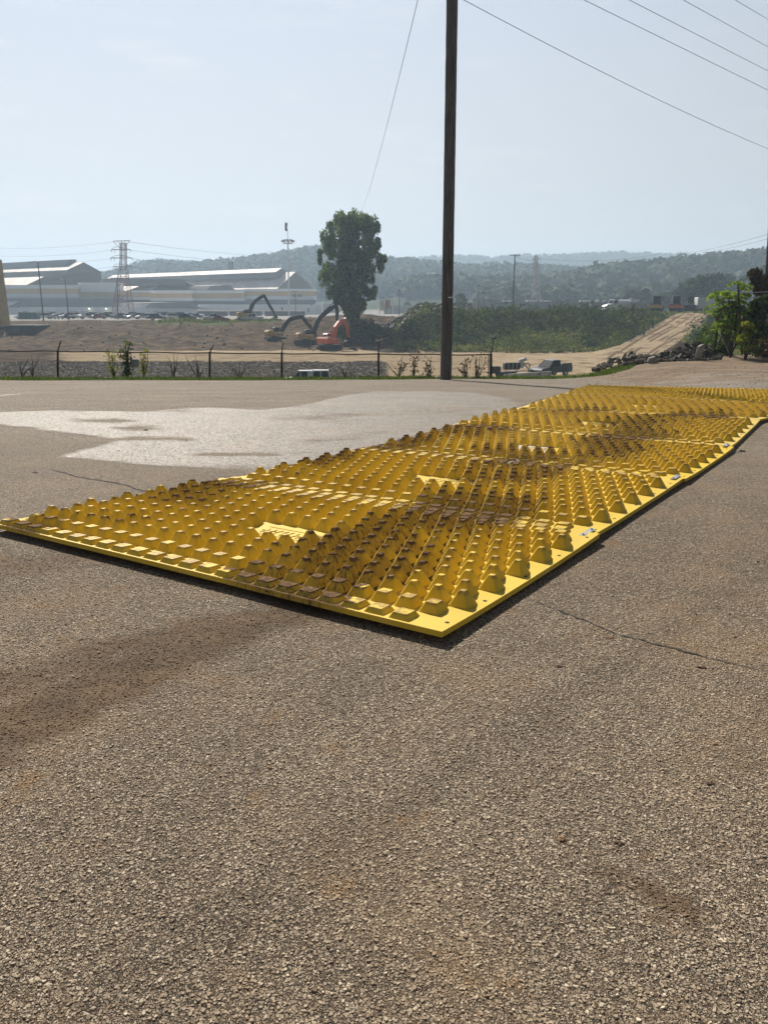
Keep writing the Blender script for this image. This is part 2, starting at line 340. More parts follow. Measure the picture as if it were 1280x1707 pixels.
def yellow_mat():
    t = NT('yellow_moulded_plastic'); v = t.pos(); obj = t.attr('relief')     # 0 plate .. 1 pyramid top
    n = t.noise(v, 1.3, 5, .6); n2 = t.noise(v, 28, 6, .7)
    c = t.ramp(n.outputs['Fac'], [(.3, (.60, .405, .030)), (.7, (.72, .51, .055))])
    fade = t.noise(v, 11, 5, .7); c = t.mix(t.math('MULTIPLY', t.sstep(fade.outputs['Fac'], .48, .72), .30), c, (.66, .50, .17))
    # dirt film with its sky reflection painted grey on the plate, mud on the caps and in the lanes
    g = t.N('ShaderNodeNewGeometry'); up = t.N('ShaderNodeSeparateXYZ'); t.L(g.outputs['Normal'], up.inputs[0]); upz = up.outputs[2]
    mud = t.attr('mud'); e = t.math('SUBTRACT', n2.outputs['Fac'], .5); n3 = t.noise(v, 90, 4, .7); e2 = t.math('SUBTRACT', n3.outputs['Fac'], .5)
    big = t.noise(v, 7, 4, .6); e0 = t.math('SUBTRACT', big.outputs['Fac'], .5)
    cap = t.sstep(t.math('ADD', obj, t.math('MULTIPLY', e, .5)), .62, .92)
    mcap = t.sstep(t.math('ADD', t.math('ADD', t.math('MULTIPLY', t.math('MULTIPLY', mud, cap), 1.0), t.math('MULTIPLY', e, .9)), t.math('MULTIPLY', e0, .9)), .40, .60)
    flat = t.math('MULTIPLY', t.sstep(upz, .75, .95), t.sstep(obj, .35, .1))
    mflat = t.sstep(t.math('ADD', t.math('ADD', t.math('MULTIPLY', mud, flat), t.math('MULTIPLY', e, 1.3)), t.math('MULTIPLY', e2, .8)), .36, .55)
    drip = t.noise(t.pos((60, 60, 6)), 1.0, 4, .6); mside = t.math('MULTIPLY', t.sstep(t.math('ADD', t.math('MULTIPLY', mud, .6), t.math('MULTIPLY', t.math('SUBTRACT', drip.outputs['Fac'], .5), 1.4)), .62, .78), t.sstep(mud, .2, .5))
    mf = t.math('MAXIMUM', t.math('MAXIMUM', mcap, t.math('MULTIPLY', mflat, t.sstep(mud, .15, .4))), t.math('MULTIPLY', mside, .8))
    speck = t.math('MULTIPLY', t.sstep(n3.outputs['Fac'], .68, .74), .7); mf = t.math('MAXIMUM', mf, t.math('MULTIPLY', speck, t.sstep(big.outputs['Fac'], .4, .6)))
    mc = t.ramp(n2.outputs['Fac'], [(.3, (.050, .029, .018)), (.52, (.130, .078, .042)), (.70, (.27, .18, .10))])
    dust = t.attr('film_sheen'); df = t.math('MULTIPLY', t.math('MULTIPLY', dust, flat), .9); c = t.mix(df, c, t.ramp(n2.outputs['Fac'], [(.3, (.34, .30, .25)), (.7, (.52, .48, .43))]))  # pale grey holds both the dirt film and the wet sky sheen on it
    film = t.math('MULTIPLY', t.math('MULTIPLY', mud, .46), t.sstep(t.math('ADD', t.math('ADD', big.outputs['Fac'], t.math('MULTIPLY', e, .7)), t.math('MULTIPLY', mud, .3)), .50, .80)); c = t.mix(film, c, (.26, .155, .06))
    algae = t.attr('algae'); c = t.mix(t.math('MULTIPLY', algae, t.sstep(big.outputs['Fac'], .35, .6)), c, (.13, .12, .05))
    capdull = t.math('MULTIPLY', t.math('MULTIPLY', cap, .78), t.sstep(t.math('ADD', big.outputs['Fac'], t.math('MULTIPLY', e, .8)), .36, .58)); c = t.mix(capdull, c, (.27, .165, .055)); c2 = t.mix(mf, c, mc); t.L(c2, t.b.inputs['Base Color'])
    rr = t.N('ShaderNodeMapRange'); t.L(mf, rr.inputs[0]); rr.inputs[3].default_value = .62; rr.inputs[4].default_value = .95; t.L(rr.outputs[0], t.b.inputs['Roughness']); r2 = t.N('ShaderNodeMapRange'); t.L(mf, r2.inputs[0]); r2.inputs[3].default_value = .16; r2.inputs[4].default_value = .03; t.L(r2.outputs[0], t.b.inputs['Specular IOR Level'])
    tr = t.N('ShaderNodeBsdfTranslucent'); t.L(t.mix(1.0, c2, (1, .8, .5), 'MULTIPLY'), tr.inputs['Color'])
    ms = t.N('ShaderNodeMixShader'); t.L(t.math('MULTIPLY', t.math('SUBTRACT', 1.0, mf), .04), ms.inputs[0])
    t.L(t.b.outputs[0], ms.inputs[1]); t.L(tr.outputs[0], ms.inputs[2]); t.L(ms.outputs[0], t.out.inputs[0])
    h = t.math('ADD', t.math('MULTIPLY', mf, .6), t.math('MULTIPLY', n3.outputs['Fac'], .15)); t.L(t.bump(h, .7, .006), t.b.inputs['Normal'])
    return t.m
M_YEL = yellow_mat()
M_STEEL = simple('galvanised_steel', (.50, .50, .50), .38, .2, 9, metal=.8, dirt=(.25, .2, .15), dirt_amt=.3)
M_POST = simple('weathered_fence_steel', (.035, .031, .029), .85, .35, 6, bump=.01)
M_WIRE = simple('dull_fence_wire', (.05, .045, .042), .8, .2, 4, spec=.1)
M_CABLE = simple('black_cable', (.09, .10, .12), .6, .1, 4)
def pole_mat():
    t = NT('creosoted_pole_wood'); v = t.pos((9, 9, .5), obj=True); n = t.noise(v, 2.6, 9, .7); n2 = t.noise(t.pos((30, 30, .9), obj=True), 2, 4, .6)
    c = t.ramp(n.outputs['Fac'], [(.28, (.040, .036, .035)), (.5, (.090, .082, .078)), (.75, (.17, .158, .150))])
    c = t.mix(t.sstep(n2.outputs['Fac'], .58, .66), c, (.014, .011, .010)); t.L(c, t.b.inputs['Base Color']); t.b.inputs['Roughness'].default_value = .85
    t.L(t.bump(t.math('ADD', n.outputs['Fac'], n2.outputs['Fac']), .9, .03), t.b.inputs['Normal']); return t.m
M_POLE = pole_mat()
M_WOODFAR = simple('grey_pole_wood', (.075, .065, .055), .85, .3, 2)
M_BARK = simple('dark_bark', (.045, .033, .022), .9, .4, 3, bump=.04, stretch=(1, 1, .3))
M_LEAF = leafmat('cottonwood_leaves', (.060, .095, .030), (.125, .185, .052), (.21, .27, .085), .45)
M_LEAFL = leafmat('sapling_leaves', (.12, .18, .035), (.22, .31, .06), (.34, .42, .10), .55, 2)
M_LEAFY = leafmat('yellow_green_leaves', (.12, .15, .02), (.24, .26, .04), (.34, .33, .07), .45, 2)
M_LEAFD = leafmat('bush_leaves', (.030, .048, .015), (.070, .105, .030), (.13, .17, .05), .35, 1.2)
M_DEADV = leafmat('dead_vine_leaves', (.05, .035, .025), (.10, .065, .045), (.16, .11, .07), .2, 2)
M_WEED = leafmat('weed_leaves', (.070, .082, .022), (.150, .162, .046), (.27, .25, .10), .42, .12, vary=1.5)
M_WEEDD = leafmat('dark_shrub_leaves', (.026, .042, .015), (.055, .080, .026), (.10, .12, .042), .25, .4, vary=1.2)
M_GRASS = leafmat('verge_grass', (.05, .08, .018), (.10, .14, .035), (.19, .20, .07), .35, 2.5)
M_FOR = leafmat('forest_leaves', (.018, .030, .012), (.040, .062, .022), (.066, .09, .030), .12, .03)
M_FORL = leafmat('pale_forest_leaves', (.030, .046, .016), (.056, .080, .027), (.085, .108, .036), .10, .05)
def siding(name, col, var=.12, panel=2.0, stain=(.3, .2, .14), sa=.0, rough=.6):
    t = NT(name); v = t.pos((1, 1, .12), obj=False); n = t.noise(v, .25, 6, .65)
    c = t.ramp(n.outputs['Fac'], [(.3, tuple(q * (1 - var) for q in col)), (.7, tuple(min(1, q * (1 + var)) for q in col))])
    w = t.N('ShaderNodeTexWave', _wave_type='BANDS', _bands_direction='X', Scale=.55 / panel * 3, Distortion=0.0); t.L(t.pos((1, .3, 0)), w.inputs['Vector'])
    c = t.mix(t.math('MULTIPLY', t.sstep(w.outputs['Fac'], .0, .12), .0), c, c)
    c = t.mix(t.math('MULTIPLY', t.sstep(w.outputs['Fac'], .15, .0), .22), c, tuple(q * .5 for q in col))
    if sa:
        n2 = t.noise(t.pos((.35, .02, .08)), 1.0, 5, .6); c = t.mix(t.math('MULTIPLY', t.sstep(n2.outputs['Fac'], .42, .7), sa), c, stain)
    t.L(c, t.b.inputs['Base Color']); t.b.inputs['Roughness'].default_value = rough; return t.m
M_SIDE = siding('dark_metal_siding', (.115, .105, .105))
M_SIDEB = siding('blue_grey_siding', (.155, .165, .185))
M_WHITE = siding('pale_metal_siding', (.74, .76, .78), .05)
M_OCHRE = siding('ochre_metal_band', (.55, .40, .20), .08)
M_ROOF = siding('stained_metal_roof', (.70, .64, .60), .10, 3, (.50, .34, .28), .5, .75)
M_DOOR = siding('roller_door', (.20, .19, .18), .08, .8)
M_GLASS = simple('dark_glass', (.008, .011, .014), .12, .1, 1, spec=.15)
M_PWHITE = simple('white_vehicle_paint', (.66, .67, .68), .30, .06, 2, dirt=(.35, .29, .22), dirt_amt=.2)
M_PSILV = simple('silver_vehicle_paint', (.36, .38, .40), .28, .06, 2, metal=.3)
M_PDARK = simple('dark_vehicle_paint', (.030, .033, .040), .25, .1, 2)
M_PBLUE = simple('blue_grey_vehicle_paint', (.014, .024, .042), .3, .15, 2, dirt=(.12, .1, .08), dirt_amt=.2)
M_PRED = simple('dark_red_vehicle_paint', (.22, .035, .025), .3, .1, 2)
M_RUB = simple('black_rubber', (.018, .018, .018), .85, .3, 6)
M_DMET = simple('dark_machine_steel', (.020, .020, .021), .6, .3, 5, dirt=(.07, .052, .036), dirt_amt=.3, spec=.25)
M_MYEL = simple('faded_machine_yellow', (.55, .34, .08), .55, .15, 3, dirt=(.22, .16, .09), dirt_amt=.5)
M_MORG = simple('machine_orange', (.62, .13, .045), .5, .15, 3, dirt=(.25, .12, .07), dirt_amt=.4)
M_MGRN = simple('dull_green_cab_paint', (.22, .28, .20), .5, .2, 3)
M_CONC = simple('pale_concrete', (.36, .34, .31), .9, .2, 2, bump=.02, dirt=(.18, .15, .12), dirt_amt=.4)
M_CONCD = simple('dark_broken_concrete', (.075, .068, .060), .9, .45, 2.5, bump=.04, dirt=(.17, .13, .095), dirt_amt=.35, spec=.08)
M_BLOCK = simple('dark_wall_concrete', (.050, .048, .044), .9, .3, .6)
M_BRICK = simple('red_brick', (.16, .075, .055), .9, .2, .5)
M_PYLON = simple('red_white_lattice_steel', (.28, .24, .24), .6, .2, .3)
M_PYLR = simple('reddish_lattice_steel', (.26, .10, .09), .6, .2, .3)
M_MUD = simple('clumped_mud', (.085, .052, .033), .95, .5, 30, bump=.01)
M_YCOL = simple('yellow_ochre_steel', (.40, .27, .07), .7, .2, .6)
M_CRACK = simple('crack_shadow_fill', (.028, .024, .020), .95, .3, 8)
M_SHEETW = simple('white_sheet_steel', (.62, .62, .61), .5, .06, 1)
M_SHEETR = simple('red_white_panel', (.55, .16, .12), .6, .15, 1)
M_LAMP = NT('lit_wall_lamp'); M_LAMP.b.inputs['Emission Color'].default_value = (1, .9, .6, 1); M_LAMP.b.inputs['Emission Strength'].default_value = 5; M_LAMP = M_LAMP.m

# ------------------------------------------------------------------ the land
def droop(x, y):
    d = np.asarray(y, float) - 14
    return -.0275 * (np.sqrt(d * d + 2.2) + d) * (1 - .62 * ss(5, 9.5, x))
def zlot(x, y):
    y = np.asarray(y, float)
    return droop(x, np.minimum(y, 27)) + .012 * fbm(np.asarray(x) * .35, y * .35, 3, 5)
def ycrest(x): return 24.1 + 1.3 * ss(-4, 3, x) + 7.2 * ss(6.5, 11.5, x)
KEYS = [-1500, -200, 190, 260, 330, 380, 430, 530, 600, 660, 700, 740, 900, 1000, 1280, 1600, 3000]
RA = [505, 500, 474, 456, 459, 452, 449, 432, 440, 450, 456, 460, 466, 470, 460, 460, 475]
RB = [505, 500, 474, 458, 458, 456, 454, 453, 450, 444, 443, 443, 440, 435, 442, 445, 455]
RC = [508, 508, 508, 508, 508, 507, 506, 504, 502, 497, 494, 490, 492, 474, 444, 438, 455]
def zt(x, y):
    x = np.asarray(x, float); y = np.asarray(y, float); a = x / np.maximum(y, 1)
    z = zlot(x, y); yc = ycrest(x)
    z = z - .05 + .06 * ss(yc - 1.3, yc - .5, y)
    n = fbm(x * .11, y * .11, 4, 3); n2 = fbm(x * .5, y * .5, 3, 9)
    floor = -7.2 + .028 * (np.clip(y, 90, 140) - 90) + .25 * n + .10 * n2
    lb = ss(150, 203, y + 9 * fbm(x * .05, y * .03, 2, 21)); left = floor + lb * (3.9 + .7 * fbm(x * .09, y * .09, 3, 31) * (1 - ss(205, 215, y))) + ss(140, 150, y) * (1 - ss(198, 206, y)) * (1.3 * fbm(x * .12 + y * .05, y * .07, 4, 61) + .5 * np.abs(fbm(x * .35 - y * .1, y * .2, 3, 62)))
    left = left + 1.6 * np.exp(-((x + 16) / 9) ** 2 - ((y - 196) / 12) ** 2) + 1.3 * np.exp(-((x + 4) / 6) ** 2 - ((y - 205) / 9) ** 2)
    left = left * (1 - ss(206, 214, y)) + (-1.9) * ss(206, 214, y)
    rb = ss(137, 166, y + 5 * fbm(x * .06, y * .05, 2, 41)); right = floor + rb * (6.0 + .5 * n2)
    right = right * (1 - ss(170, 178, y)) + .3 * ss(170, 178, y); right = right - 2.2 * ss(290, 380, y)
    right = right + 1.9 * np.exp(-((x - 8.5) / 6.5) ** 2 - ((y - 175) / 9) ** 2)
    t = ss(-.01, .05, a); far = left * (1 - t) + right * t
    # ramp of packed dirt from the floor up to the yard
    ax, ay, bx, by = 36.5, 124., 64.5, 170.; L2 = (bx - ax) ** 2 + (by - ay) ** 2
    s = np.clip(((x - ax) * (bx - ax) + (y - ay) * (by - ay)) / L2, 0, 1); d = np.hypot(x - ax - s * (bx - ax), y - ay - s * (by - ay))
    zr = -6.3 + 6.6 * s + .12 * n2; k = 1 - ss(3.6, 8.5, d); far = far * (1 - k) + zr * k
    w = ss(yc - .15, yc + 12, y); m = ss(.345, .395, a) * (1 - ss(60, 85, y)); w = w * (1 - m)
    z = z * (1 - w) + far * w
    z = z + m * ss(yc, yc + 6, y) * (.35 * n + .1)
    # hills
    px = CX + a * (F / CT) * 1.0
    def H(prof, Y): return CAMH + (HZ - np.interp(px, KEYS, prof)) / (F / CT) * Y / CT
    g = ss(420, 640, y); hc = H(RC, 640.); ha = H(RA, 1000.); hb = H(RB, 1800.)
    z = z * (1 - g) + np.maximum(hc, -1) * g
    g = ss(640, 1000, y); z = z * (1 - g) + np.maximum(ha, hc * .9) * g
    g = ss(1050, 1350, y); mid = np.maximum(ha, hc) * .62; z = z * (1 - g) + mid * g
    g = ss(1350, 1800, y); z = z * (1 - g) + hb * g
    z = z + 5 * ss(650, 900, y) * fbm(x * .006, y * .006, 3, 77)
    return z
def zg(x, y): return float(zt(np.array([x]), np.array([y]))[0])

def build_terrain():
    ys = [-6.0]
    while ys[-1] < 2900:
        y = ys[-1]
        st = 2.0 if y < 20 else .35 if y < 34 else 1.2 if y < 60 else 1.6 if y < 240 else 3 + (y - 240) * .022
        ys.append(y + st)
    ys = np.array(ys); A = np.linspace(-1, 1, 561); A = np.sign(A) * (np.abs(A) ** 1.15) * .95
    Y, AA = np.meshgrid(ys, A, indexing='ij'); X = AA * (np.maximum(Y, 0) + 22)
    Z = zt(X, Y); a = X / np.maximum(Y, 1); yc = ycrest(X)
    n = fbm(X * .07, Y * .07, 3, 55)
    green = (1 - ss(yc + .5, yc + 2, Y)) * ss(yc - 1.6, yc - .9, Y)
    ax, ay, bx, by = 36.5, 124., 64.5, 170.; L2 = (bx - ax) ** 2 + (by - ay) ** 2
    s = np.clip(((X - ax) * (bx - ax) + (Y - ay) * (by - ay)) / L2, 0, 1); d = np.hypot(X - ax - s * (bx - ax), Y - ay - s * (by - ay)); ramp = 1 - ss(3.2, 5.5, d)
    slope = ss(.0, .05, a + .03 * n) * ss(137, 141, Y + 3 * n) * (1 - ss(300, 340, Y)) * (1 - ramp)
    mound = ss(.335, .36, a) * ss(34, 37, Y) * (1 - ss(90, 110, Y))
    lot_top = ss(-.29, -.27, a) * (1 - ss(-.14, -.11, a)) * ss(188, 196, Y) * (1 - ss(214, 218, Y))
    green = np.clip(green + slope + mound + lot_top, 0, 1)
    tan = ss(118, 121, Y + 3 * n) * (1 - ss(139, 143, Y + 4 * n)) * (1 - ss(.0, .03, a)) * ss(-.50, -.30, a) + (1 - ss(138, 141, Y)) * ss(-.02, .02, a) * ss(60, 80, Y) * (1 - ss(.31, .33, a)) + ramp * .8
    rub = ss(60, 70, Y) * (1 - ss(117, 121, Y + 5 * n)) * (1 - ss(-.01, .02, a))
    forest = ss(430, 520, Y) ; paved = ss(214, 217, Y) * (1 - ss(470, 500, Y)) * (1 - ss(.02, .05, a))
    side = ((X - ax) * (by - ay) - (Y - ay) * (bx - ax)) / math.sqrt(L2); rut = .42 * ramp
    for o_, w_ in ((-2.6, .5), (-1.1, .28), (-.2, .35), (1.2, .3), (2.2, .4), (3.0, .3)): rut = np.maximum(rut, (1 - ss(.2, 1, np.abs(side - o_ - .5 * n) / w_)) * ramp * ss(4, 9, Y - 118))
    for o_ in (0, 1.9, 6, 7.8, 13): rut = np.maximum(rut, .85 * (1 - ss(.2, 1, np.abs((Y - 113 - o_) + .22 * (X - 8) + 1.5 * np.sin(X * .08 + o_)) / .45)) * ss(2, 8, X) * (1 - ss(30, 36, X)) * (1 - ss(130, 138, Y)))
    o = grid_mesh('ground', X, Y, Z, M_TERR, dict(green=green, tan=np.clip(tan, 0, 1), rubble=np.clip(rub, 0, 1), forest=forest, paved=paved, rut=rut))
    tag(o, kind='structure'); return o
build_terrain()

# ground point of a picture pixel on the lot, for laying out stains where they lie
def G(px, py):
    u = (px - CX) / F; v = (py - CY) / F; fw = CT - v * ST; dn = ST + v * CT; Y = CAMH * fw / dn
    for _ in range(90):
        z = float(droop(u / fw * min(Y, 27), min(Y, 27))); Y = .5 * Y + .5 * (CAMH - z) * fw / dn
    return np.array([u / fw * Y, Y])
def inpoly(X, Y, poly):
    ins = np.zeros(X.shape, bool); n = len(poly)
    for i in range(n):
        x0, y0 = poly[i]; x1, y1 = poly[(i + 1) % n]
        c = ((y0 > Y) != (y1 > Y)) & (X < (x1 - x0) * (Y - y0) / (y1 - y0 + 1e-12) + x0); ins ^= c
    return ins
def capsule(X, Y, p, q, r):
    p = np.array(p); q = np.array(q); d = q - p; t = np.clip(((X - p[0]) * d[0] + (Y - p[1]) * d[1]) / (d @ d), 0, 1)
    return np.hypot(X - p[0] - t * d[0], Y - p[1] - t * d[1]) / r
def blur(a, k):
    for _ in range(k):
        a = (a + np.roll(a, 1, 0) + np.roll(a, -1, 0)) / 3; a = (a + np.roll(a, 1, 1) + np.roll(a, -1, 1)) / 3
    return a
MUDL = (((-120, 1290), (230, 1110), .17, 1.35), ((230, 1110), (500, 1015), .17, 1.2), ((-60, 1160), (330, 1050), .16, 1.0), ((-60, 960), (140, 925), .25, .75), ((1010, 1445), (1165, 1520), .045, 1.0), ((950, 1400), (1060, 1460), .03, .45), ((250, 700), (232, 725), .12, .4), ((1180, 652), (1300, 664), .5, .5), ((1255, 730), (1290, 700), .3, .5),
    ((420, 655), (560, 653), .35, .4), ((100, 650), (330, 652), .4, .35), ((1085, 1480), (1190, 1530), .03, .6))
def mudlot(X, Y):
    mud = np.zeros_like(X)
    for p, q, r, k in MUDL:
        c = capsule(X, Y, G(*p), G(*q), r); mud = np.maximum(mud, k * (1 - ss(.3, 2.0, c)))
    return mud
def build_lot():
    xs = np.arange(-16, 19.01, .07); ts = np.linspace(0, 1, 440)
    X, TT = np.meshgrid(xs, ts); yend = ycrest(X) - .75 + .16 * fbm(X * .8, X * 0 + 3, 3, 8) - .0 * X; Y = -4 + TT ** 1.0 * (yend + 4)
    Z = zlot(X, Y) * 1.0
    wetp = [(-60, 690), (0, 686), (110, 683), (230, 686), (340, 676), (430, 684), (520, 672), (590, 656), (640, 652), (720, 652), (800, 656), (870, 668), (860, 690), (780, 708), (640, 748), (540, 775), (440, 790), (380, 782), (240, 773), (92, 761), (160, 742), (200, 733), (130, 722), (60, 716), (0, 706), (-60, 700)]
    wet = blur(inpoly(X, Y, [G(*p) for p in wetp]).astype(float), 3) * (1 - .45 * ss(1.0, 5.5, X))
    for p, q, r, k_ in (((131, 702), (190, 700), .16, 1), ((215, 731), (315, 731), .13, 1), ((225, 712), (240, 716), .2, .9), ((341, 757), (452, 756), .09, .8), ((252, 678), (336, 676), .35, .7), ((480, 700), (620, 690), .25, .5), ((520, 735), (640, 722), .12, .5), ((690, 690), (800, 680), .3, .5)):
        wet = wet * (1 - .62 * k_ * (1 - ss(.1, 2.1, capsule(X, Y, G(*p), G(*q), r * 1.25) + .9 * fbm(X * 1.6, Y * 2.5, 3, 44))))
    wp2 = [(1080, 640), (1130, 626), (1200, 618), (1330, 612), (1330, 645), (1200, 648)]
    wet = np.maximum(wet, .62 * blur(inpoly(X, Y, [G(*p) for p in wp2]).astype(float), 5))
    mud = mudlot(X, Y)
    clay = ss(5.2, 8, X) * ss(16.5, 20, Y) * .8 + .30 * ss(2, 5, X) * ss(17, 21, Y) * (1 - ss(24, 26, Y))
    for p, q, r in (((-100, 1230), (420, 1040), .5), ((560, 1500), (1100, 1420), .35)):
        c = capsule(X, Y, G(*p), G(*q), r); clay = np.maximum(clay, .36 * (1 - ss(.2, 1.6, c)))
    dust = ss(5.5, 12, Y) * (1 - .5 * wet)
    o = grid_mesh('parking_lot', X, Y, Z, M_ASPH, dict(wet=wet, mud=mud, clay=np.clip(clay, 0, 1), dust=dust)); tag(o, kind='structure')
build_lot()
def crack(pts, w, seed, name='pavement_crack'):
    rnd = random.Random(seed); g = [G(*p) for p in pts]; L = []
    for i in range(len(g) - 1):
        n = max(3, int(np.linalg.norm(g[i + 1] - g[i]) / .035))
        for k in range(n):
            p = g[i] + (g[i + 1] - g[i]) * k / n; L.append(p)
    mb = MB(); vs = []; off = 0
    for i, p in enumerate(L):
        off += rnd.uniform(-.009, .009); off *= .93; d = L[min(i + 1, len(L) - 1)] - L[max(0, i - 1)]; d = d / np.linalg.norm(d); nn = np.array([-d[1], d[0]])
        ww = w * rnd.uniform(.25, 1.2) * min(1, (i + 1) / 8, (len(L) - i) / 12); c = p + nn * off * 1.6
        for s_ in (-1, 1):
            q = c + nn * ww * s_; vs.append((q[0], q[1], float(zlot(q[0], q[1])) + .004))
    mb.add(vs, [(2 * i, 2 * i + 1, 2 * i + 3, 2 * i + 2) for i in range(len(L) - 1)])
    tag(mb.build(name, M_CRACK), kind='structure')
crack([(876, 995), (960, 1028), (1060, 1062), (1150, 1090), (1330, 1130)], .007, 1)
crack([(80, 782), (110, 790), (150, 800), (190, 806), (240, 824), (300, 845)], .012, 2)
crack([(700, 652), (620, 655), (520, 654)], .015, 4)
pl = [G(-60, 665), G(36, 657)]; dd = (pl[1] - pl[0]) / np.linalg.norm(pl[1] - pl[0]) ; nn_ = np.array([-dd[1], dd[0]]) * .06
tag(MB().add([(q[0], q[1], float(zlot(q[0], q[1])) + .006) for k in range(13) for q in (pl[0] + (pl[1] - pl[0]) * k / 12 - nn_, pl[0] + (pl[1] - pl[0]) * k / 12 + nn_)], [(2 * k, 2 * k + 2, 2 * k + 3, 2 * k + 1) for k in range(12)]).build('parking_line', simple('worn_line_paint', (.52, .48, .40), .8, .2, 6, dirt=(.28, .23, .18), dirt_amt=.5)), kind='structure')

# real stone chips standing out of the binder where the lot is near enough to see them one by one
def chips():
    t = NT('stone_chips'); g = t.N('ShaderNodeNewGeometry'); r = g.outputs['Random Per Island']
    c = t.ramp(r, [(0, (.19, .140, .098)), (.25, (.28, .215, .155)), (.6, (.355, .285, .208)), (.9, (.44, .365, .275)), (1, (.56, .49, .38))])
    w2 = t.noise(t.pos(), 2.7, 6, .7); c = t.mix(1.0, c, t.ramp(w2.outputs['Fac'], [(.3, (.84, .83, .82)), (.7, (1.1, 1.09, 1.07))]), 'MULTIPLY')
    bl = t.noise(t.pos(), 3.6, 5, .6); c = t.mix(t.math('MULTIPLY', t.sstep(bl.outputs['Fac'], .60, .72), .60), c, (.26, .145, .062)); b3 = t.noise(t.pos(), .9, 6, .65); c = t.mix(t.math('MULTIPLY', t.sstep(b3.outputs['Fac'], .46, .66), .38), c, (.34, .235, .140))
    mn = t.noise(t.pos((.5, 1, 1)), 3.2, 9, .75); mn2 = t.noise(t.pos(), 40, 4, .7)
    m = t.math('MULTIPLY', t.sstep(t.math('ADD', t.math('ADD', t.math('MULTIPLY', t.attr('mud'), .8), t.math('MULTIPLY', t.math('SUBTRACT', mn.outputs['Fac'], .5), 2.6)), t.math('MULTIPLY', t.math('SUBTRACT', mn2.outputs['Fac'], .5), .8)), .15, .95), t.sstep(t.attr('mud'), 0, .35))
    c = t.mix(t.math('MULTIPLY', m, .85), c, t.ramp(mn.outputs['Fac'], [(.35, (.052, .030, .015)), (.65, (.165, .102, .052))]))
    t.L(c, t.b.inputs['Base Color']); t.b.inputs['Roughness'].default_value = .85; t.b.inputs['Specular IOR Level'].default_value = .15
    N = 190000; u = RNG.random(N); y = 1.05 + (5.6 - 1.05) * u ** .75; x = RNG.uniform(-1, 1, N) * (.62 * y + .55)
    keep = ~inpoly(x, y, [RG[0], RG[1], LG[1], LG[0]]); keep &= RNG.random(N) < (1 - ss(4.2, 5.6, y))
    ck = [G(*p) for p in [(876, 995), (960, 1028), (1060, 1062), (1150, 1090), (1330, 1130)]]
    for p_, q_ in zip(ck[:-1], ck[1:]): keep &= capsule(x, y, p_, q_, .013) > 1
    x, y = x[keep], y[keep]; n = len(x)
    s = (.0024 + .0042 * RNG.random(n) ** 1.5) * (1 + .35 * (RNG.random(n) < .10)); z = zlot(x, y) - .0005; asp = RNG.uniform(.6, 1.0, n); th = RNG.uniform(0, 6.283, n); ca, sa = np.cos(th), np.sin(th)
    tx, ty = RNG.normal(0, .16, n), RNG.normal(0, .16, n); hh = s * RNG.uniform(.18, .58, n) + .0005; lo, hi = [], []
    for k in range(6):
        a = k * 1.0472 + RNG.uniform(-.3, .3, n); rr = s * RNG.uniform(.75, 1.1, n); px_, py_ = np.cos(a) * rr, np.sin(a) * rr * asp; X, Y = px_ * ca - py_ * sa, px_ * sa + py_ * ca
        lo.append(np.stack([x + X, y + Y, z - .001], -1)); q = RNG.uniform(.62, .86, n); hi.append(np.stack([x + X * q, y + Y * q, z + np.maximum(.0004, hh + X * q * tx + Y * q * ty)], -1))
    V_ = np.stack(lo + hi, 1); base = (np.arange(n) * 12)[:, None]; F4 = [[k, (k + 1) % 6, 6 + (k + 1) % 6, 6 + k] for k in range(6)] + [[6, 7, 8, 9], [9, 10, 11, 6]]
    Fq = (base[:, :, None] + np.array(F4)[None]).reshape(-1, 4).astype(np.int32); me = bpy.data.meshes.new('parking_lot_chippings'); co = V_.reshape(-1, 3).astype(np.float32)
    me.vertices.add(len(co)); me.vertices.foreach_set('co', co.reshape(-1)); me.loops.add(Fq.size); me.loops.foreach_set('vertex_index', Fq.reshape(-1)); me.polygons.add(len(Fq)); me.polygons.foreach_set('loop_start', np.arange(0, Fq.size, 4, dtype=np.int32))
    me.materials.append(t.m); me.update(calc_edges=True); me.polygons.foreach_set('use_smooth', [False] * len(me.polygons)); at = me.attributes.new('mud', 'FLOAT', 'POINT'); at.data.foreach_set('value', np.repeat(mudlot(x, y), 12).astype(np.float32))
    o = bpy.data.objects.new('parking_lot_chippings', me); COL.objects.link(o); tag(o, kind='structure'); print('chips', n)

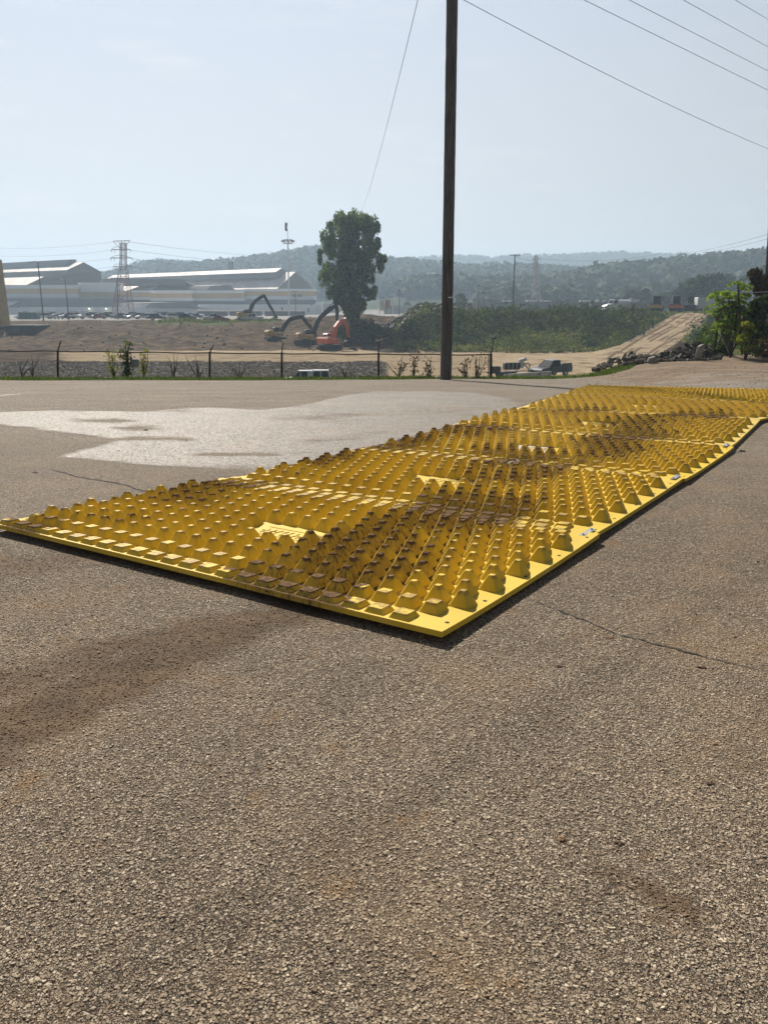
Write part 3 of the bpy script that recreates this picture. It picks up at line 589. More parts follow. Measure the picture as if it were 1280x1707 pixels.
# ------------------------------------------------------------------ the six yellow mats
Rr = [(735, 1073), (998, 904), (1141, 807), (1222, 752)]
Ll = [(-12, 888), (368, 811), (600, 755), (752, 716), (857, 688), (933, 664), (982, 648)]
RG = [G(*p) for p in Rr]; LG = [G(*p) for p in Ll]
for i, (px, py), wd in zip((4, 5, 6), ((1277, 706), (1280, 679), (1280, 656)), (3.42, 3.95, 4.2)):
    d = G(px, py) - LG[i]; d /= np.linalg.norm(d); RG.append(LG[i] + d * wd)
print('mat corners', [tuple(r.round(2)) for r in RG], [tuple(l.round(2)) for l in LG])
print('mat sizes', [(round(float(np.linalg.norm(RG[i+1]-RG[i])), 2), round(float(np.linalg.norm(LG[i+1]-LG[i])), 2)) for i in range(6)])
chips()
def mud_field(X, Y):
    m = np.zeros_like(X)
    for p, q, r, k in (((500, 990), (690, 900), .34, 1.0), ((640, 940), (800, 850), .40, 1.0), ((430, 985), (500, 960), .2, .9), ((760, 860), (900, 800), .28, .8), ((830, 800), (1010, 760), .36, .95), ((900, 775), (1080, 730), .3, .9),
                       ((1000, 720), (1180, 700), .35, .75), ((60, 892), (230, 850), .2, .5), ((230, 880), (440, 800), .3, .75), ((380, 820), (560, 770), .33, .9), ((640, 750), (780, 725), .45, .85), ((700, 770), (830, 760), .3, .6), ((800, 700), (1000, 690), .3, .5), ((560, 780), (700, 735), .2, .7)):
        c = capsule(X, Y, G(*p), G(*q), r * 1.2); m = np.maximum(m, k * (1 - ss(.4, 1.5, c)))
    return np.clip(m * (.80 + 1.5 * fbm(X * 2.6, Y * 2.6, 4, 12)) + .17 + .25 * fbm(X * 1.1 + 9, Y * 1.1, 3, 18), 0, 1)
def make_mat(i, label):
    c00, c10, c01, c11 = RG[i].copy(), LG[i].copy(), RG[i + 1].copy(), LG[i + 1].copy()     # right-near, left-near, right-far, left-far
    # mats lie end to end with a 6 mm gap; each is shifted a little on its own
    ev = (c01 - c00) / np.linalg.norm(c01 - c00); sh = [0, .035, .0, .03, .015, .03][i]; eu = (c10 - c00) / np.linalg.norm(c10 - c00)
    c00 = c00 + eu * sh + ev * .006; c01 = c01 + eu * (sh * .6) - ev * .002; c10 = c10 + eu * sh + ev * .006; c11 = c11 + eu * sh * .6 - ev * .002
    Wd = float(np.linalg.norm(c10 - c00) + np.linalg.norm(c11 - c01)) / 2; Ln = float(np.linalg.norm(c01 - c00) + np.linalg.norm(c11 - c10)) / 2
    ctr = (c00 + c10 + c01 + c11) / 4; base = float(zlot(ctr[0], ctr[1]))
    root = thing('trackout_mat', (ctr[0], ctr[1], base), label, 'ground mat', 'yellow pyramid mats laid end to end on the lot')
    V = []; Fc = []; REL = []
    PT, GAP = .030, [.018, .008, .006, .008, .010, .010][i]
    def wz(x, y, u=.5, v=.5):
        bow = .014 * (abs(v - .5) * 2) ** 3 + .004 * math.sin(3.1 * u + i * 1.7) * math.sin(math.pi * v)
        return float(zlot(x, y)) + GAP + PT + max(0, bow) + .004
    def uv(s, t):   # s metres from the right edge, t metres from the near edge
        a, b = s / Wd, t / Ln; p = (c00 * (1 - a) + c10 * a) * (1 - b) + (c01 * (1 - a) + c11 * a) * b; return p, a, b
    def vert(s, t, h, rel):
        p, a, b = uv(s, t); V.append((p[0] - ctr[0], p[1] - ctr[1], wz(p[0], p[1], a, b) + h - base)); REL.append(rel); return len(V) - 1
    NU, NV = 48, 30
    idx = [[vert(Wd * a / NU, Ln * b / NV, 0, 0) for a in range(NU + 1)] for b in range(NV + 1)]
    for b in range(NV):
        for a in range(NU): Fc.append((idx[b][a], idx[b][a + 1], idx[b + 1][a + 1], idx[b + 1][a]))
    ring = [idx[0][a] for a in range(NU + 1)] + [idx[b][NU] for b in range(1, NV + 1)] + [idx[NV][a] for a in range(NU - 1, -1, -1)] + [idx[b][0] for b in range(NV - 1, 0, -1)]
    low = []
    for r in ring: x, y, z = V[r]; V.append((x, y, z - PT)); REL.append(0); low.append(len(V) - 1)
    for k in range(len(ring)): q = (k + 1) % len(ring); Fc.append((ring[q], ring[k], low[k], low[q]))
    # pyramid lattice, staggered rows
    rows = 13; r0 = .075; dr = (Ln - 2 * r0) / (rows - 1); du = .1428; rnd = random.Random(i)
    for r in range(rows):
        t = r0 + dr * r; off = .105 + (.075 if r % 2 else 0) ; s = off if r not in (0, rows - 1) else .250
        edge = min(r, rows - 1 - r); h, top = ((.030, .040), (.052, .030), (.081, .0155))[min(edge, 2)]
        if edge == 0: h, top = .028, .038
        while s < Wd - .085:
            cu = Wd / 2 + .02
            logo = (r == 6 and abs(s - cu) < .26) or (r == 5 and abs(s - cu) < .20)
            if not logo and not (i == 2 and r == 12 and rnd.random() < .06):
                hb = .0565; jj = rnd.uniform(-.001, .001)
                def ring8(w, cch, hgt, rel, j=0.0): return [vert(s + x_ * (w - (cch if kx else 0)) + j, t + y_ * (w - (0 if kx else cch)), hgt, rel) for x_, y_, kx in ((-1, -1, 1), (1, -1, 1), (1, -1, 0), (1, 1, 0), (1, 1, 1), (-1, 1, 1), (-1, 1, 0), (-1, -1, 0))]
                A = ring8(hb, .0065, .0005, .12)
                hh = h + rnd.uniform(-.002, .002); lip = .004
                B = ring8(top + .0035, .0045, hh - lip, .88 if edge > 1 else .8, jj)
                C_ = ring8(top, .0035, hh, 1.0, jj)
                for Q0, Q1 in ((A, B), (B, C_)):
                    for k in range(8): q = (k + 1) % 8; Fc.append((Q0[k], Q0[q], Q1[q], Q1[k]))
                Fc.append(tuple(C_))
            s += du
    me = bpy.data.meshes.new('studded_plate'); me.from_pydata(V, [], Fc); me.materials.append(M_YEL); me.update()
    vx = np.array(V); X = vx[:, 0] + ctr[0]; Y = vx[:, 1] + ctr[1]; mud = mud_field(X, Y)
    film_sheen = np.zeros_like(X)
    dp = [(600, 755), (700, 722), (900, 700), (930, 775), (860, 782), (720, 762)]
    film_sheen = np.where(inpoly(X, Y, [G(*p) for p in dp]), 1., 0.) if i == 2 else film_sheen + (.25 if i > 2 else .08)  # dirt film with painted sheen, strongest on the third mat
    alg = np.zeros_like(X)
    for k, a in (('relief', np.array(REL)), ('mud', mud), ('film_sheen', film_sheen), ('algae', alg)):
        at = me.attributes.new(k, 'FLOAT', 'POINT'); at.data.foreach_set('value', a.astype(np.float32))
    o = bpy.data.objects.new('studded_plate', me); COL.objects.link(o); o.parent = root
    # raised lettering patch in the middle: shallow worn ridges
    lm = MB(); rnd = random.Random(50 + i)
    def ridge(pts, w=.006, h=.005):
        vs = []
        for k, (s, t) in enumerate(pts):
            for dx, hh in ((-w, .0008), (0, h), (w, .0008)):
                q0 = pts[max(0, k - 1)]; q1 = pts[min(len(pts) - 1, k + 1)]; d = np.array([q1[0] - q0[0], q1[1] - q0[1]]); d /= np.linalg.norm(d) + 1e-9
                p, a, b = uv(s - d[1] * dx, t + d[0] * dx); vs.append((p[0] - ctr[0], p[1] - ctr[1], wz(p[0], p[1], a, b) + hh - base))
        lm.add(vs, [f for k in range(len(pts) - 1) for f in ((3 * k, 3 * k + 1, 3 * k + 4, 3 * k + 3), (3 * k + 1, 3 * k + 2, 3 * k + 5, 3 * k + 4))])
    cu = Wd / 2; cv = r0 + dr * 5.5
    ridge([(cu - .21 + k * .042, cv + .085) for k in range(11)]); ridge([(cu - .21 + k * .042, cv - .085) for k in range(11)])
    for k in range(8):
        x0 = cu - .19 + k * .05
        ridge([(x0 + .008 * math.sin(j * 1.3 + k), cv - .055 + j * .02) for j in range(6)])
        if k % 2: ridge([(x0, cv - .01), (x0 + .02, cv + .004), (x0 + .035, cv - .004)])
    lo = lm.build('raised_mark', M_YEL, root)
    # bolt holes along the long edges, their shade painted as flat dark discs
    for e, (s, ts) in enumerate(((.042, [.12, .50, .98, 1.45, 1.90]), (Wd - .042, [.12, .98, 1.90]))):
        for tt in ts:
            if tt > Ln - .05: continue
            bm_ = MB(); vs = []
            for k in range(12):
                p, a, b = uv(s + .011 * math.cos(k * math.pi / 6), tt + .011 * math.sin(k * math.pi / 6)); vs.append((p[0] - ctr[0], p[1] - ctr[1], wz(p[0], p[1], a, b) + .0018 - base))
            bm_.add(vs, [tuple(range(12))]); bm_.build('bolt_hole_shade', M_CRACK, root)
    return root, uv, wz
MATLAB = ['nearest yellow pyramid mat, corner pointing at the viewer, mud on its front edge', 'second yellow pyramid mat, behind the nearest, mud across its middle',
          'third yellow pyramid mat from the front, grey dirt film with painted sky sheen in its lanes', 'fourth yellow pyramid mat, with brown mud along its right half',
          'fifth yellow pyramid mat, next to last and turned slightly off the others', 'farthest yellow pyramid mat, crossed by the dark pole shadow']
MATS = [make_mat(i, MATLAB[i]) for i in range(6)]
# steel straps bolted over the seams
def strap(i, s, label):
    c = RG[i + 1] + (LG[i + 1] - RG[i + 1]) / np.linalg.norm(LG[i + 1] - RG[i + 1]) * s
    d = (RG[i + 1] - RG[i]); ang = math.atan2(d[1], d[0]); z = float(zlot(c[0], c[1])) + .062
    r = thing('connector_strap', (c[0], c[1], z), label, 'steel plate', 'steel straps joining the mats', ang)
    MB().bbox((0, 0, 0), (.20, .045, .007), .003).build('plate', M_STEEL, r)
    for sx in (-.078, .078):
        m = MB(); m.tube([(sx, 0, .003), (sx, 0, .013)], .010, 6); m.build('bolt', M_STEEL, r)
strap(0, .085, 'steel strap over the seam between the nearest and second mats, right edge')
strap(1, .085, 'steel strap over the seam between the second and third mats, right edge')
strap(2, .085, 'steel strap over the seam between the third and fourth mats, right edge')
strap(1, 1.62, 'small dark steel strap in the middle of the second seam between the mats')
strap(3, 1.7, 'small steel strap in the middle of the seam between fourth and fifth mats')
# crumbs of mud lying in the lanes of the mats
def crumbs():
    N = 60000; X = RNG.uniform(-3, 7, N); Y = RNG.uniform(3.4, 15, N); keep = np.zeros(N, bool)
    for i in range(6): keep |= inpoly(X, Y, [RG[i], RG[i + 1], LG[i + 1], LG[i]])
    m = mud_field(X, Y); keep &= RNG.uniform(0, 1, N) < np.clip((m - .35) * 1.4, 0, 1) ** 1.3; X, Y = X[keep], Y[keep]; n = len(X)
    Z = zlot(X, Y) + .052; r = RNG.uniform(.004, .013, n); Q = []
    th = RNG.uniform(0, 6.28, n)
    pts = np.array([(1, 0, 0), (0, 1, 0), (-1, 0, 0), (0, -1, 0), (0, 0, .8)])
    ca, sa = np.cos(th), np.sin(th); vv = []
    for p in pts:
        q = np.stack([(p[0] * ca - p[1] * sa) * r * RNG.uniform(.6, 1.3, n) + X, (p[0] * sa + p[1] * ca) * r * RNG.uniform(.6, 1.3, n) + Y, Z + p[2] * r], -1); vv.append(q)
    for a in range(4): b = (a + 1) % 4; Q.append(np.stack([vv[a], vv[b], vv[4], vv[4]], 1))
    Q = np.concatenate(Q); Q[:, 3] = Q[:, 2] * .98 + Q[:, 0] * .02
    tag(quads_obj('mud_crumbs', Q, M_MUD), 'crumbs of dried brown mud lying between the yellow pyramids', 'mud', kind='stuff')
crumbs()
# clods and leaves on the lot
def clod(px, py, size, label, seed, mat=None, flat=.5, group=None):
    g = G(px, py); rnd = random.Random(seed); mb = MB()
    for k in range(rnd.randint(2, 4)):
        c = Vector((rnd.uniform(-.6, .6) * size, rnd.uniform(-.4, .4) * size, 0)); s = size * rnd.uniform(.3, .6); n = 8; vs = [];
        for ring, (rr, h) in enumerate(((1, 0), (.8, .5), (.35, .85))):
            for j in range(n): a = j * 2 * math.pi / n; q = rr * s * rnd.uniform(.7, 1.2); vs.append(c + Vector((math.cos(a) * q, math.sin(a) * q, h * s * flat * rnd.uniform(.7, 1.2) - .002)))
        fs = [(r_ * n + j, r_ * n + (j + 1) % n, r_ * n + n + (j + 1) % n, r_ * n + n + j) for r_ in range(2) for j in range(n)] + [tuple(range(2 * n, 3 * n))]
        mb.add(vs, fs)
    o = mb.build('mud_clod', mat or M_MUD); o.location = (g[0], g[1], float(zlot(g[0], g[1])) + .004); tag(o, label, 'clod', group); return o
CG = 'clods of earth scattered on the asphalt'
M_CLOD = simple('tan_clay_clod', (.21, .125, .062), .95, .4, 30, bump=.006)
for k, (x, y, s_, l, m_) in enumerate(((937, 1400, .024, 'largest tan clay clod on the asphalt at lower right', M_CLOD), (1030, 1404, .016, 'brown clod just right of the largest tan clod', M_MUD), (1188, 1238, .020, 'crumpled brown clod near the right side, above the dark twig-like clod', M_CLOD),
        (1184, 1304, .015, 'nearly black clod below the crumpled brown one near the right side', M_MUD), (935, 1107, .026, 'dark clod on the rusty stain in front of the mat corner', M_MUD), (1018, 1062, .024, 'olive brown clod beside the long crack', M_CLOD),
        (1166, 1110, .026, 'flat brown clod by the right end of the long crack', M_MUD), (1022, 1113, .020, 'small rusty clod on the stain right of the dark clod', M_CLOD), (136, 1066, .016, 'dark clod on the muddy streak at left', M_MUD), (58, 788, .035, 'lone dark clod on dry asphalt at far left', M_MUD),
        (447, 1277, .016, 'rusty clod in the open asphalt left of centre', M_CLOD), (240, 716, .06, 'dark clod standing in the wet patch', M_MUD), (498, 1271, .010, 'tiny dark clod right of the rusty one', M_MUD), (544, 1580, .014, 'dark crumb cluster near the bottom centre', M_MUD))):
    clod(x, y, s_, l, 100 + k, m_, group=CG)
clod(1236, 752, .05, 'broken black plastic scrap beside the right edge of the mats', 151, M_CRACK, .5); clod(1226, 756, .04, 'pale chip of concrete beside the right edge of the mats', 152, M_CONC, .5)

# ------------------------------------------------------------------ utility pole and wires
def wire(name, a, b, sag, r, label, group=None, n=28, mat=None):
    pts = [Vector(a).lerp(Vector(b), k / n) - Vector((0, 0, sag * 4 * (k / n) * (1 - k / n))) for k in range(n + 1)]
    mb = MB(); mb.tube(pts, r, 5, caps=False); o = mb.build(name, mat or M_CABLE); return tag(o, label, 'wire', group)
pb = P(743, 628, 24.0); pt = P(753.5, 0, 24.0); pdir = (pt - pb); ptop = pb + pdir * 1.10
pole = thing('utility_pole', pb, 'tall dark wooden utility pole rising out of the top of the picture', 'utility pole')
def make_pole():
    n = 20; m = 60; vs = []; rnd = random.Random(3)
    for i in range(m + 1):
        t = i / m; c = (ptop - pb) * t + Vector((0, 0, -.25 * (t == 0))); r = .168 - .016 * t
        for k in range(n):
            a = 2 * math.pi * k / n; rr = r * (1 + .03 * math.sin(a * 3 + t * 4) + rnd.uniform(-.018, .018)); vs.append(c + Vector((math.cos(a) * rr, math.sin(a) * rr, 0)))
    fs = [(i * n + k, i * n + (k + 1) % n, i * n + n + (k + 1) % n, i * n + n + k) for i in range(m) for k in range(n)] + [tuple(range(m * n, m * n + n))]
    MB().add(vs, fs).build('shaft', M_POLE, pole, smooth=True)
    s = (P(747, 496, 24) - pb); MB().box((s.x + .05, s.y - .165, s.z), (.13, .012, .035)).build('tag_plate', M_SHEETW, pole)
    hd = ptop - pb - Vector((0, 0, .25)); MB().tube([hd + Vector((-.2, 0, 0)), hd + Vector((.25, 0, 0))], .012, 6).build('through_bolt', M_STEEL, pole)
make_pole()
wire('overhead_wire', P(762, -6, 24), P(1560, 330, 62), .9, .008, 'single wire running from the top of the tall wooden pole down to the right')
wire('guy_wire', P(706, -40, 30), P(596, 362, 165), 1.5, .012, 'thin wire slanting down from the top edge to the lone tree crown')
for k, (x0, x1, y1, l) in enumerate(((975, 1280, 150, 'lowest'), (1050, 1280, 118, 'second lowest'), (1140, 1280, 78, 'second highest'), (1226, 1280, 32, 'highest'))):
    a = P(x0, 0, 20 + k); b = P(x1, y1, 30 + k); d = b - a
    wire('overhead_wire', a - d * 1.0, b + d * 1.2, .01, .0062, l + ' of the four parallel wires crossing the upper right corner', 'parallel wires in the upper right corner')

# ------------------------------------------------------------------ chain link fence
def fpt(px, py=None, Y=None):       # fence stands just behind the crest, nearer towards the right
    Y = np.interp(px, [-200, 100, 640, 820], [26.0, 25.9, 25.6, 25.3]); return P(px, py if py else 630, Y)
fx = [-135, -12, 97, 213, 350, 470, 631, 818]
f0 = fpt(470, 630); fence = thing('chain_link_fence', f0, 'rusty chain link fence with leaning topped posts along the grass verge', 'fence')
tops = {97: (100, 568), 213: (215, 573), 350: (355, 575), 470: (471, 572), 631: (631, 571), 818: (824, 566), -12: (-10, 570), -135: (-130, 570)}
rail = lambda px: np.interp(px, [-200, 97, 350, 631, 818], [583, 585, 588, 590, 591])
for px in fx:
    b = fpt(px, 640); r_ = fpt(px, rail(px)); tp = fpt(tops[px][0], tops[px][1]); m = MB(); th = .043 if px in (213, 818) else .034
    m.tube([b - f0, r_ - f0 + Vector((0, 0, .03))], th, 8); m.tube([r_ - f0, tp - f0 + Vector((0, .12, 0))], [.022, .014], 6)
    if px == 818: m.tube([fpt(814, 592) - f0, fpt(814, 640) - f0], .016, 6); m.tube([tp - f0 + Vector((-.02, .12, .02)), tp - f0 + Vector((.09, .12, .05))], .02, 5)
    m.build('post', M_POST, fence)
pts = [fpt(x, rail(x) + (1.2 if k % 2 else 0)) - f0 for k, x in enumerate(range(-200, 819, 46))]; pts[-1] = fpt(818, 591) - f0
MB().tube(pts, .021, 6).build('top_rail', M_POST, fence)
def netting():
    A = fpt(-200, 600); B = fpt(818, 600); zt_ = lambda s: (fpt(-200 + 1018 * s, rail(-200 + 1018 * s) + 1.0)).z; zb = lambda s: (fpt(-200 + 1018 * s, 637)).z
    Lh = B.x - A.x; H = 1.02; st = .075; Q = []; i = -H
    def pt(xx, h):
        s = min(max(xx / Lh, 0), 1); Y = float(np.interp(-200 + 1018 * s, [-200, 100, 640, 820], [26.0, 25.9, 25.6, 25.3])) - .03
        return np.array([A.x + s * Lh, Y, zb(s) + h * (zt_(s) - zb(s)) / H])
    w = np.array([0, 0, .0022]); w2 = np.array([.0034, 0, 0])
    while i < Lh:
        for sgn in (1, -1):
            for k in range(4):
                h0, h1 = H * k / 4, H * (k + 1) / 4
                x0 = i + (h0 if sgn > 0 else H - h0); x1 = i + (h1 if sgn > 0 else H - h1)
                if min(x0, x1) < 0 or max(x0, x1) > Lh: continue
                p, q = pt(x0, h0), pt(x1, h1); bow = .025 * math.sin(i * 1.7 + k) ; p = p + [0, bow, 0]
                Q.append([p - w2, p + w2, q + w2, q - w2]); d = np.array([0, .0034, 0]); Q.append([p - d, p + d, q + d, q - d])
        i += st
    quads_obj('wire_netting', np.array(Q), M_WIRE, fence, off=f0)
netting()

# ------------------------------------------------------------------ leaves
def leaf_quads(C, size, up=.0, rng=RNG):
    "C (N,3) centres, size (N,), random orientation -> quads"
    n = len(C); a = rng.normal(size=(n, 3)); a[:, 2] *= .7; a /= np.linalg.norm(a, axis=1)[:, None]
    b = rng.normal(size=(n, 3)); b[:, 2] += up; b -= (a * b).sum(1)[:, None] * a; b /= np.linalg.norm(b, axis=1)[:, None]
    s = np.asarray(size)[:, None]; return np.stack([C - a * s * .5 - b * s * .15, C - b * s * .65, C + a * s * .5 - b * s * .1, C + b * s * .65], 1)
def blob(cs, rs, n, size, rng=RNG, shell=.55):
    "leaf centres through several ellipsoids"
    cs = np.asarray(cs, float); rs = np.asarray(rs, float); k = rng.integers(0, len(cs), n); d = rng.normal(size=(n, 3)); d /= np.linalg.norm(d, axis=1)[:, None]
    rad = shell + (1 - shell) * rng.random(n) ** .6; rad *= rng.uniform(.75, 1.1, n)
    return cs[k] + d * rs[k] * rad[:, None], size * rng.uniform(.6, 1.35, n)

# verge grass
def verge():
    N = 17000; x = RNG.uniform(-13.5, 8.6, N); yc = ycrest(x); y = yc - .85 + RNG.beta(1.3, 1.1, N) * 1.35 + .16 * fbm(x * .8, x * 0 + 3, 3, 8)
    dens = fbm(x * .9, y * 1.5, 3, 4); keep = (RNG.random(N) < .55 + .9 * dens) ; x, y = x[keep], y[keep]; n = len(x)
    z = zt(x, y); h = .6 * (.045 + .09 * RNG.random(n) ** 2 + .05 * np.clip(fbm(x * .7, y * .7, 3, 6), 0, 1)) * (1 + .6 * (y > ycrest(x) + .1)); w = RNG.uniform(.008, .022, n); t = RNG.uniform(0, 3.14, n)
    dx, dy = np.cos(t) * w, np.sin(t) * w; lx, ly = RNG.normal(0, .35, n) * h, RNG.normal(0, .35, n) * h
    Q = np.stack([np.stack([x - dx, y - dy, z - .01], -1), np.stack([x + dx, y + dy, z - .01], -1), np.stack([x + lx + dx * .4, y + ly, z + h], -1), np.stack([x + lx - dx * .4, y + ly, z + h], -1)], 1)
    tag(quads_obj('verge_grass', Q, M_GRASS), 'low green grass along the edge of the asphalt below the fence', 'grass', kind='stuff')
verge()
def leafy(name, C, S_, mat, label, cat, loc, stems=None, group=None, stem_mat=None, up=.3, leafname='foliage', stemname='stem'):
    r = thing(name, loc, label, cat, group); quads_obj(leafname, leaf_quads(C, S_, up), mat, r, off=loc)
    if stems:
        m = MB()
        for pts, rad in stems: m.tube([Vector(p) - Vector(loc) for p in pts], rad, 5)
        m.build(stemname, stem_mat or M_BARK, r)
    return r
# saplings and vines caught in the fence
def twig_bush(px, py, hgt, label, seed, leaf=None, nl=0, Y=26.0, name='dead_sapling', spread=.35, ls=.05):
    rnd = random.Random(seed); b = P(px, py, Y); st = []; tips = []
    for k in range(rnd.randint(4, 6)):
        p = b.copy(); pts = [p.copy()]; d = Vector((rnd.uniform(-spread, spread), rnd.uniform(-.2, .2), 1)).normalized(); hh = hgt * rnd.uniform(.5, 1)
        for j in range(5): d = (d + Vector((rnd.uniform(-.35, .35), rnd.uniform(-.2, .2), .05))).normalized(); p = p + d * hh / 5; pts.append(p.copy()); tips.append(p.copy())
        st.append((pts, [.024, .018, .014, .010, .007, .004]))
    if nl:
        c = np.array([tips[rnd.randrange(len(tips))] for _ in range(nl)]) + RNG.normal(0, .07, (nl, 3)); return leafy(name, c, np.full(nl, ls), leaf, label, 'sapling', b, st)
    r = thing(name, b, label, 'sapling'); m = MB()
    for pts, rad in st: m.tube([q - b for q in pts], rad, 5)
    m.build('stem', M_BARK, r); return r
twig_bush(38, 632, .75, 'bare dead sapling leaning by the fence, farthest left', 1); twig_bush(56, 632, .85, 'bare forked sapling second from the left behind the fence', 2)
twig_bush(291, 632, .9, 'forked dead sapling between the second and third posts', 3)
twig_bush(192, 632, 1.25, 'leafy vine clump climbing at the left of the thick vine-covered post', 4, M_LEAFY, 90, spread=.15, ls=.07)
twig_bush(213, 632, 1.35, 'dark vine clump wrapped round the thick fence post', 5, M_LEAFD, 380, 25.9, 'vine_clump', .10, .07)
twig_bush(240, 628, 1.25, 'yellow-green sprig of leaves reaching above the fence rail', 6, M_LEAFY, 70, 26.2, 'green_sprig', .45, .08)
twig_bush(330, 632, .95, 'bare twigs tangled beside the third post', 7, spread=.6); twig_bush(400, 632, .7, 'bare twigs between the third and fourth posts', 8, spread=.7)
twig_bush(575, 632, .45, 'short bare twigs left of the fifth post', 9, spread=.6)
for k, (x, h_, l) in enumerate(((664, .7, 'dead brown vine on the netting just right of the fifth post'), (690, .95, 'hanging dead vine left of the tall pole'), (715, .8, 'dead brown vine beside the foot of the tall pole'), (775, .8, 'dead vine on the netting right of the tall pole'), (795, .95, 'tangle of dead vine nearest the end post'))):
    twig_bush(x, 631, h_, l, 20 + k, M_DEADV, 75, 25.5, 'dead_vine', .5, .06)
r = thing('grey_box', P(225, 605, 25.9), 'pale grey box fixed to the fence beside the vine-covered post', 'box'); MB().bbox((0, 0, 0), (.27, .1, .24), .02).build('case', M_PSILV, r)

# ------------------------------------------------------------------ rubble on the pit floor, weeds on the bank
def rocks(name, x, y, s, mats, label, cat, zoff=0, mi=None):
    n = len(x); z = zt(x, y) + zoff; Q = []; base = np.array([(1, 0, 0), (.3, .9, 0), (-.8, .5, 0), (-.7, -.6, 0), (.4, -.9, 0)]); th = RNG.uniform(0, 6.28, n); ca, sa = np.cos(th), np.sin(th)
    lo, hi = [], []
    for p in base:
        jx, jy = RNG.uniform(.6, 1.2, n) * s, RNG.uniform(.6, 1.2, n) * s; X = (p[0] * ca - p[1] * sa) * jx; Yy = (p[0] * sa + p[1] * ca) * jy
        lo.append(np.stack([x + X, y + Yy, z - s * .2], -1)); k = RNG.uniform(.35, .8, n); hi.append(np.stack([x + X * k, y + Yy * k, z + s * RNG.uniform(.25, .85, n)], -1))
    for a in range(5): b = (a + 1) % 5; Q.append(np.stack([lo[a], lo[b], hi[b], hi[a]], 1))
    Q.append(np.stack([hi[0], hi[1], hi[2], hi[3]], 1)); Q.append(np.stack([hi[3], hi[4], hi[0], hi[0] * .999 + hi[3] * .001], 1))
    m_ = np.tile(RNG.integers(0, len(mats), n), 7)
    o = quads_obj(name, np.concatenate(Q), mats, mi=m_); tag(o, label, cat, kind='stuff'); return o
M_CLODD = simple('brown_earth_lumps', (.060, .042, .027), .95, .5, .8, spec=.04)
n = 15000; y = RNG.uniform(86, 121, n); x = RNG.uniform(-.52, .0, n) * y; rocks('rubble_field', x, y, RNG.uniform(.14, .38, n) ** 2.0, [M_CONCD, M_CLODD, M_CLODD, M_CLODD, M_CONCD, M_CLODD, M_CONC], 'grey broken rubble spread over the pit floor behind the fence', 'rubble')
n = 500; y = RNG.uniform(140, 200, n); x = RNG.uniform(-.50, .06, n) * y; 
rocks('earth_lumps', x, y, RNG.uniform(.2, .6, n) ** 2, [M_CLODD], 'lumps of churned brown earth on the left bank of the pit', 'earth')
n = 1500; y = RNG.uniform(164, 186, n); x = RNG.uniform(-.01, .10, n) * y; rocks('spoil_heap_lumps', x, y, RNG.uniform(.15, .7, n), [M_CLODD, M_CLODD, M_CONC], 'heaps of dark broken earth between the lone tree and the tall pole', 'earth')
def rampd(x, y):
    ax, ay, bx, by = 36.5, 124., 64.5, 170.; s = np.clip(((x - ax) * (bx - ax) + (y - ay) * (by - ay)) / ((bx - ax) ** 2 + (by - ay) ** 2), 0, 1); return np.hypot(x - ax - s * (bx - ax), y - ay - s * (by - ay))
def weeds(name, N, a0, a1, y0, y1, h, mat, label, nq, ramp=True, dark=None, thr=-.2, seed=70, ls=.30):
    x = RNG.uniform(a0, a1, N); y = RNG.uniform(y0, y1, N); x = x * y; keep = fbm(x * .07, y * .09, 4, seed) > thr
    if ramp: keep &= rampd(x, y) > 4.6 + RNG.normal(0, .5, N)
    x, y = x[keep], y[keep]; n = len(x); z = zt(x, y); hh = h * RNG.uniform(.45, 1.4, n) * (1 - .6 * ss(160, 168, y)) * np.clip(1 + 1.6 * fbm(x * .22, y * .22, 3, seed + 1), .3, 2.2)
    C = np.repeat(np.stack([x, y, z + hh * .45], -1), nq, 0) + RNG.normal(size=(n * nq, 3)) * np.repeat(np.stack([hh * .5, hh * .5, hh * .38], -1), nq, 0)
    tag(quads_obj(name, leaf_quads(C, ls * RNG.uniform(.6, 1.5, n * nq), 1.2), mat), label, 'weeds', kind='stuff')
weeds('bank_weeds', 9500, .015, .56, 137, 176, .75, M_WEED, 'tall green and straw coloured weeds covering the bank beyond the pit', 9, ls=.26)
weeds('bank_shrubs', 2300, .02, .56, 142, 168, 1.25, M_WEEDD, 'dark leafy shrubs growing in patches across the weedy bank', 22, thr=.04, seed=90, ls=.34)
weeds('left_bank_grass', 1500, -.275, -.125, 196, 214, .6, M_WEED, 'strip of rough green grass on top of the left bank', 7, ramp=False, ls=.30)
weeds('mound_weeds', 1500, .335, .56, 34.5, 62, .32, M_LEAFD, 'green weeds on the mound behind the heap of broken concrete', 12, ramp=False, ls=.12, seed=33, thr=-.3)

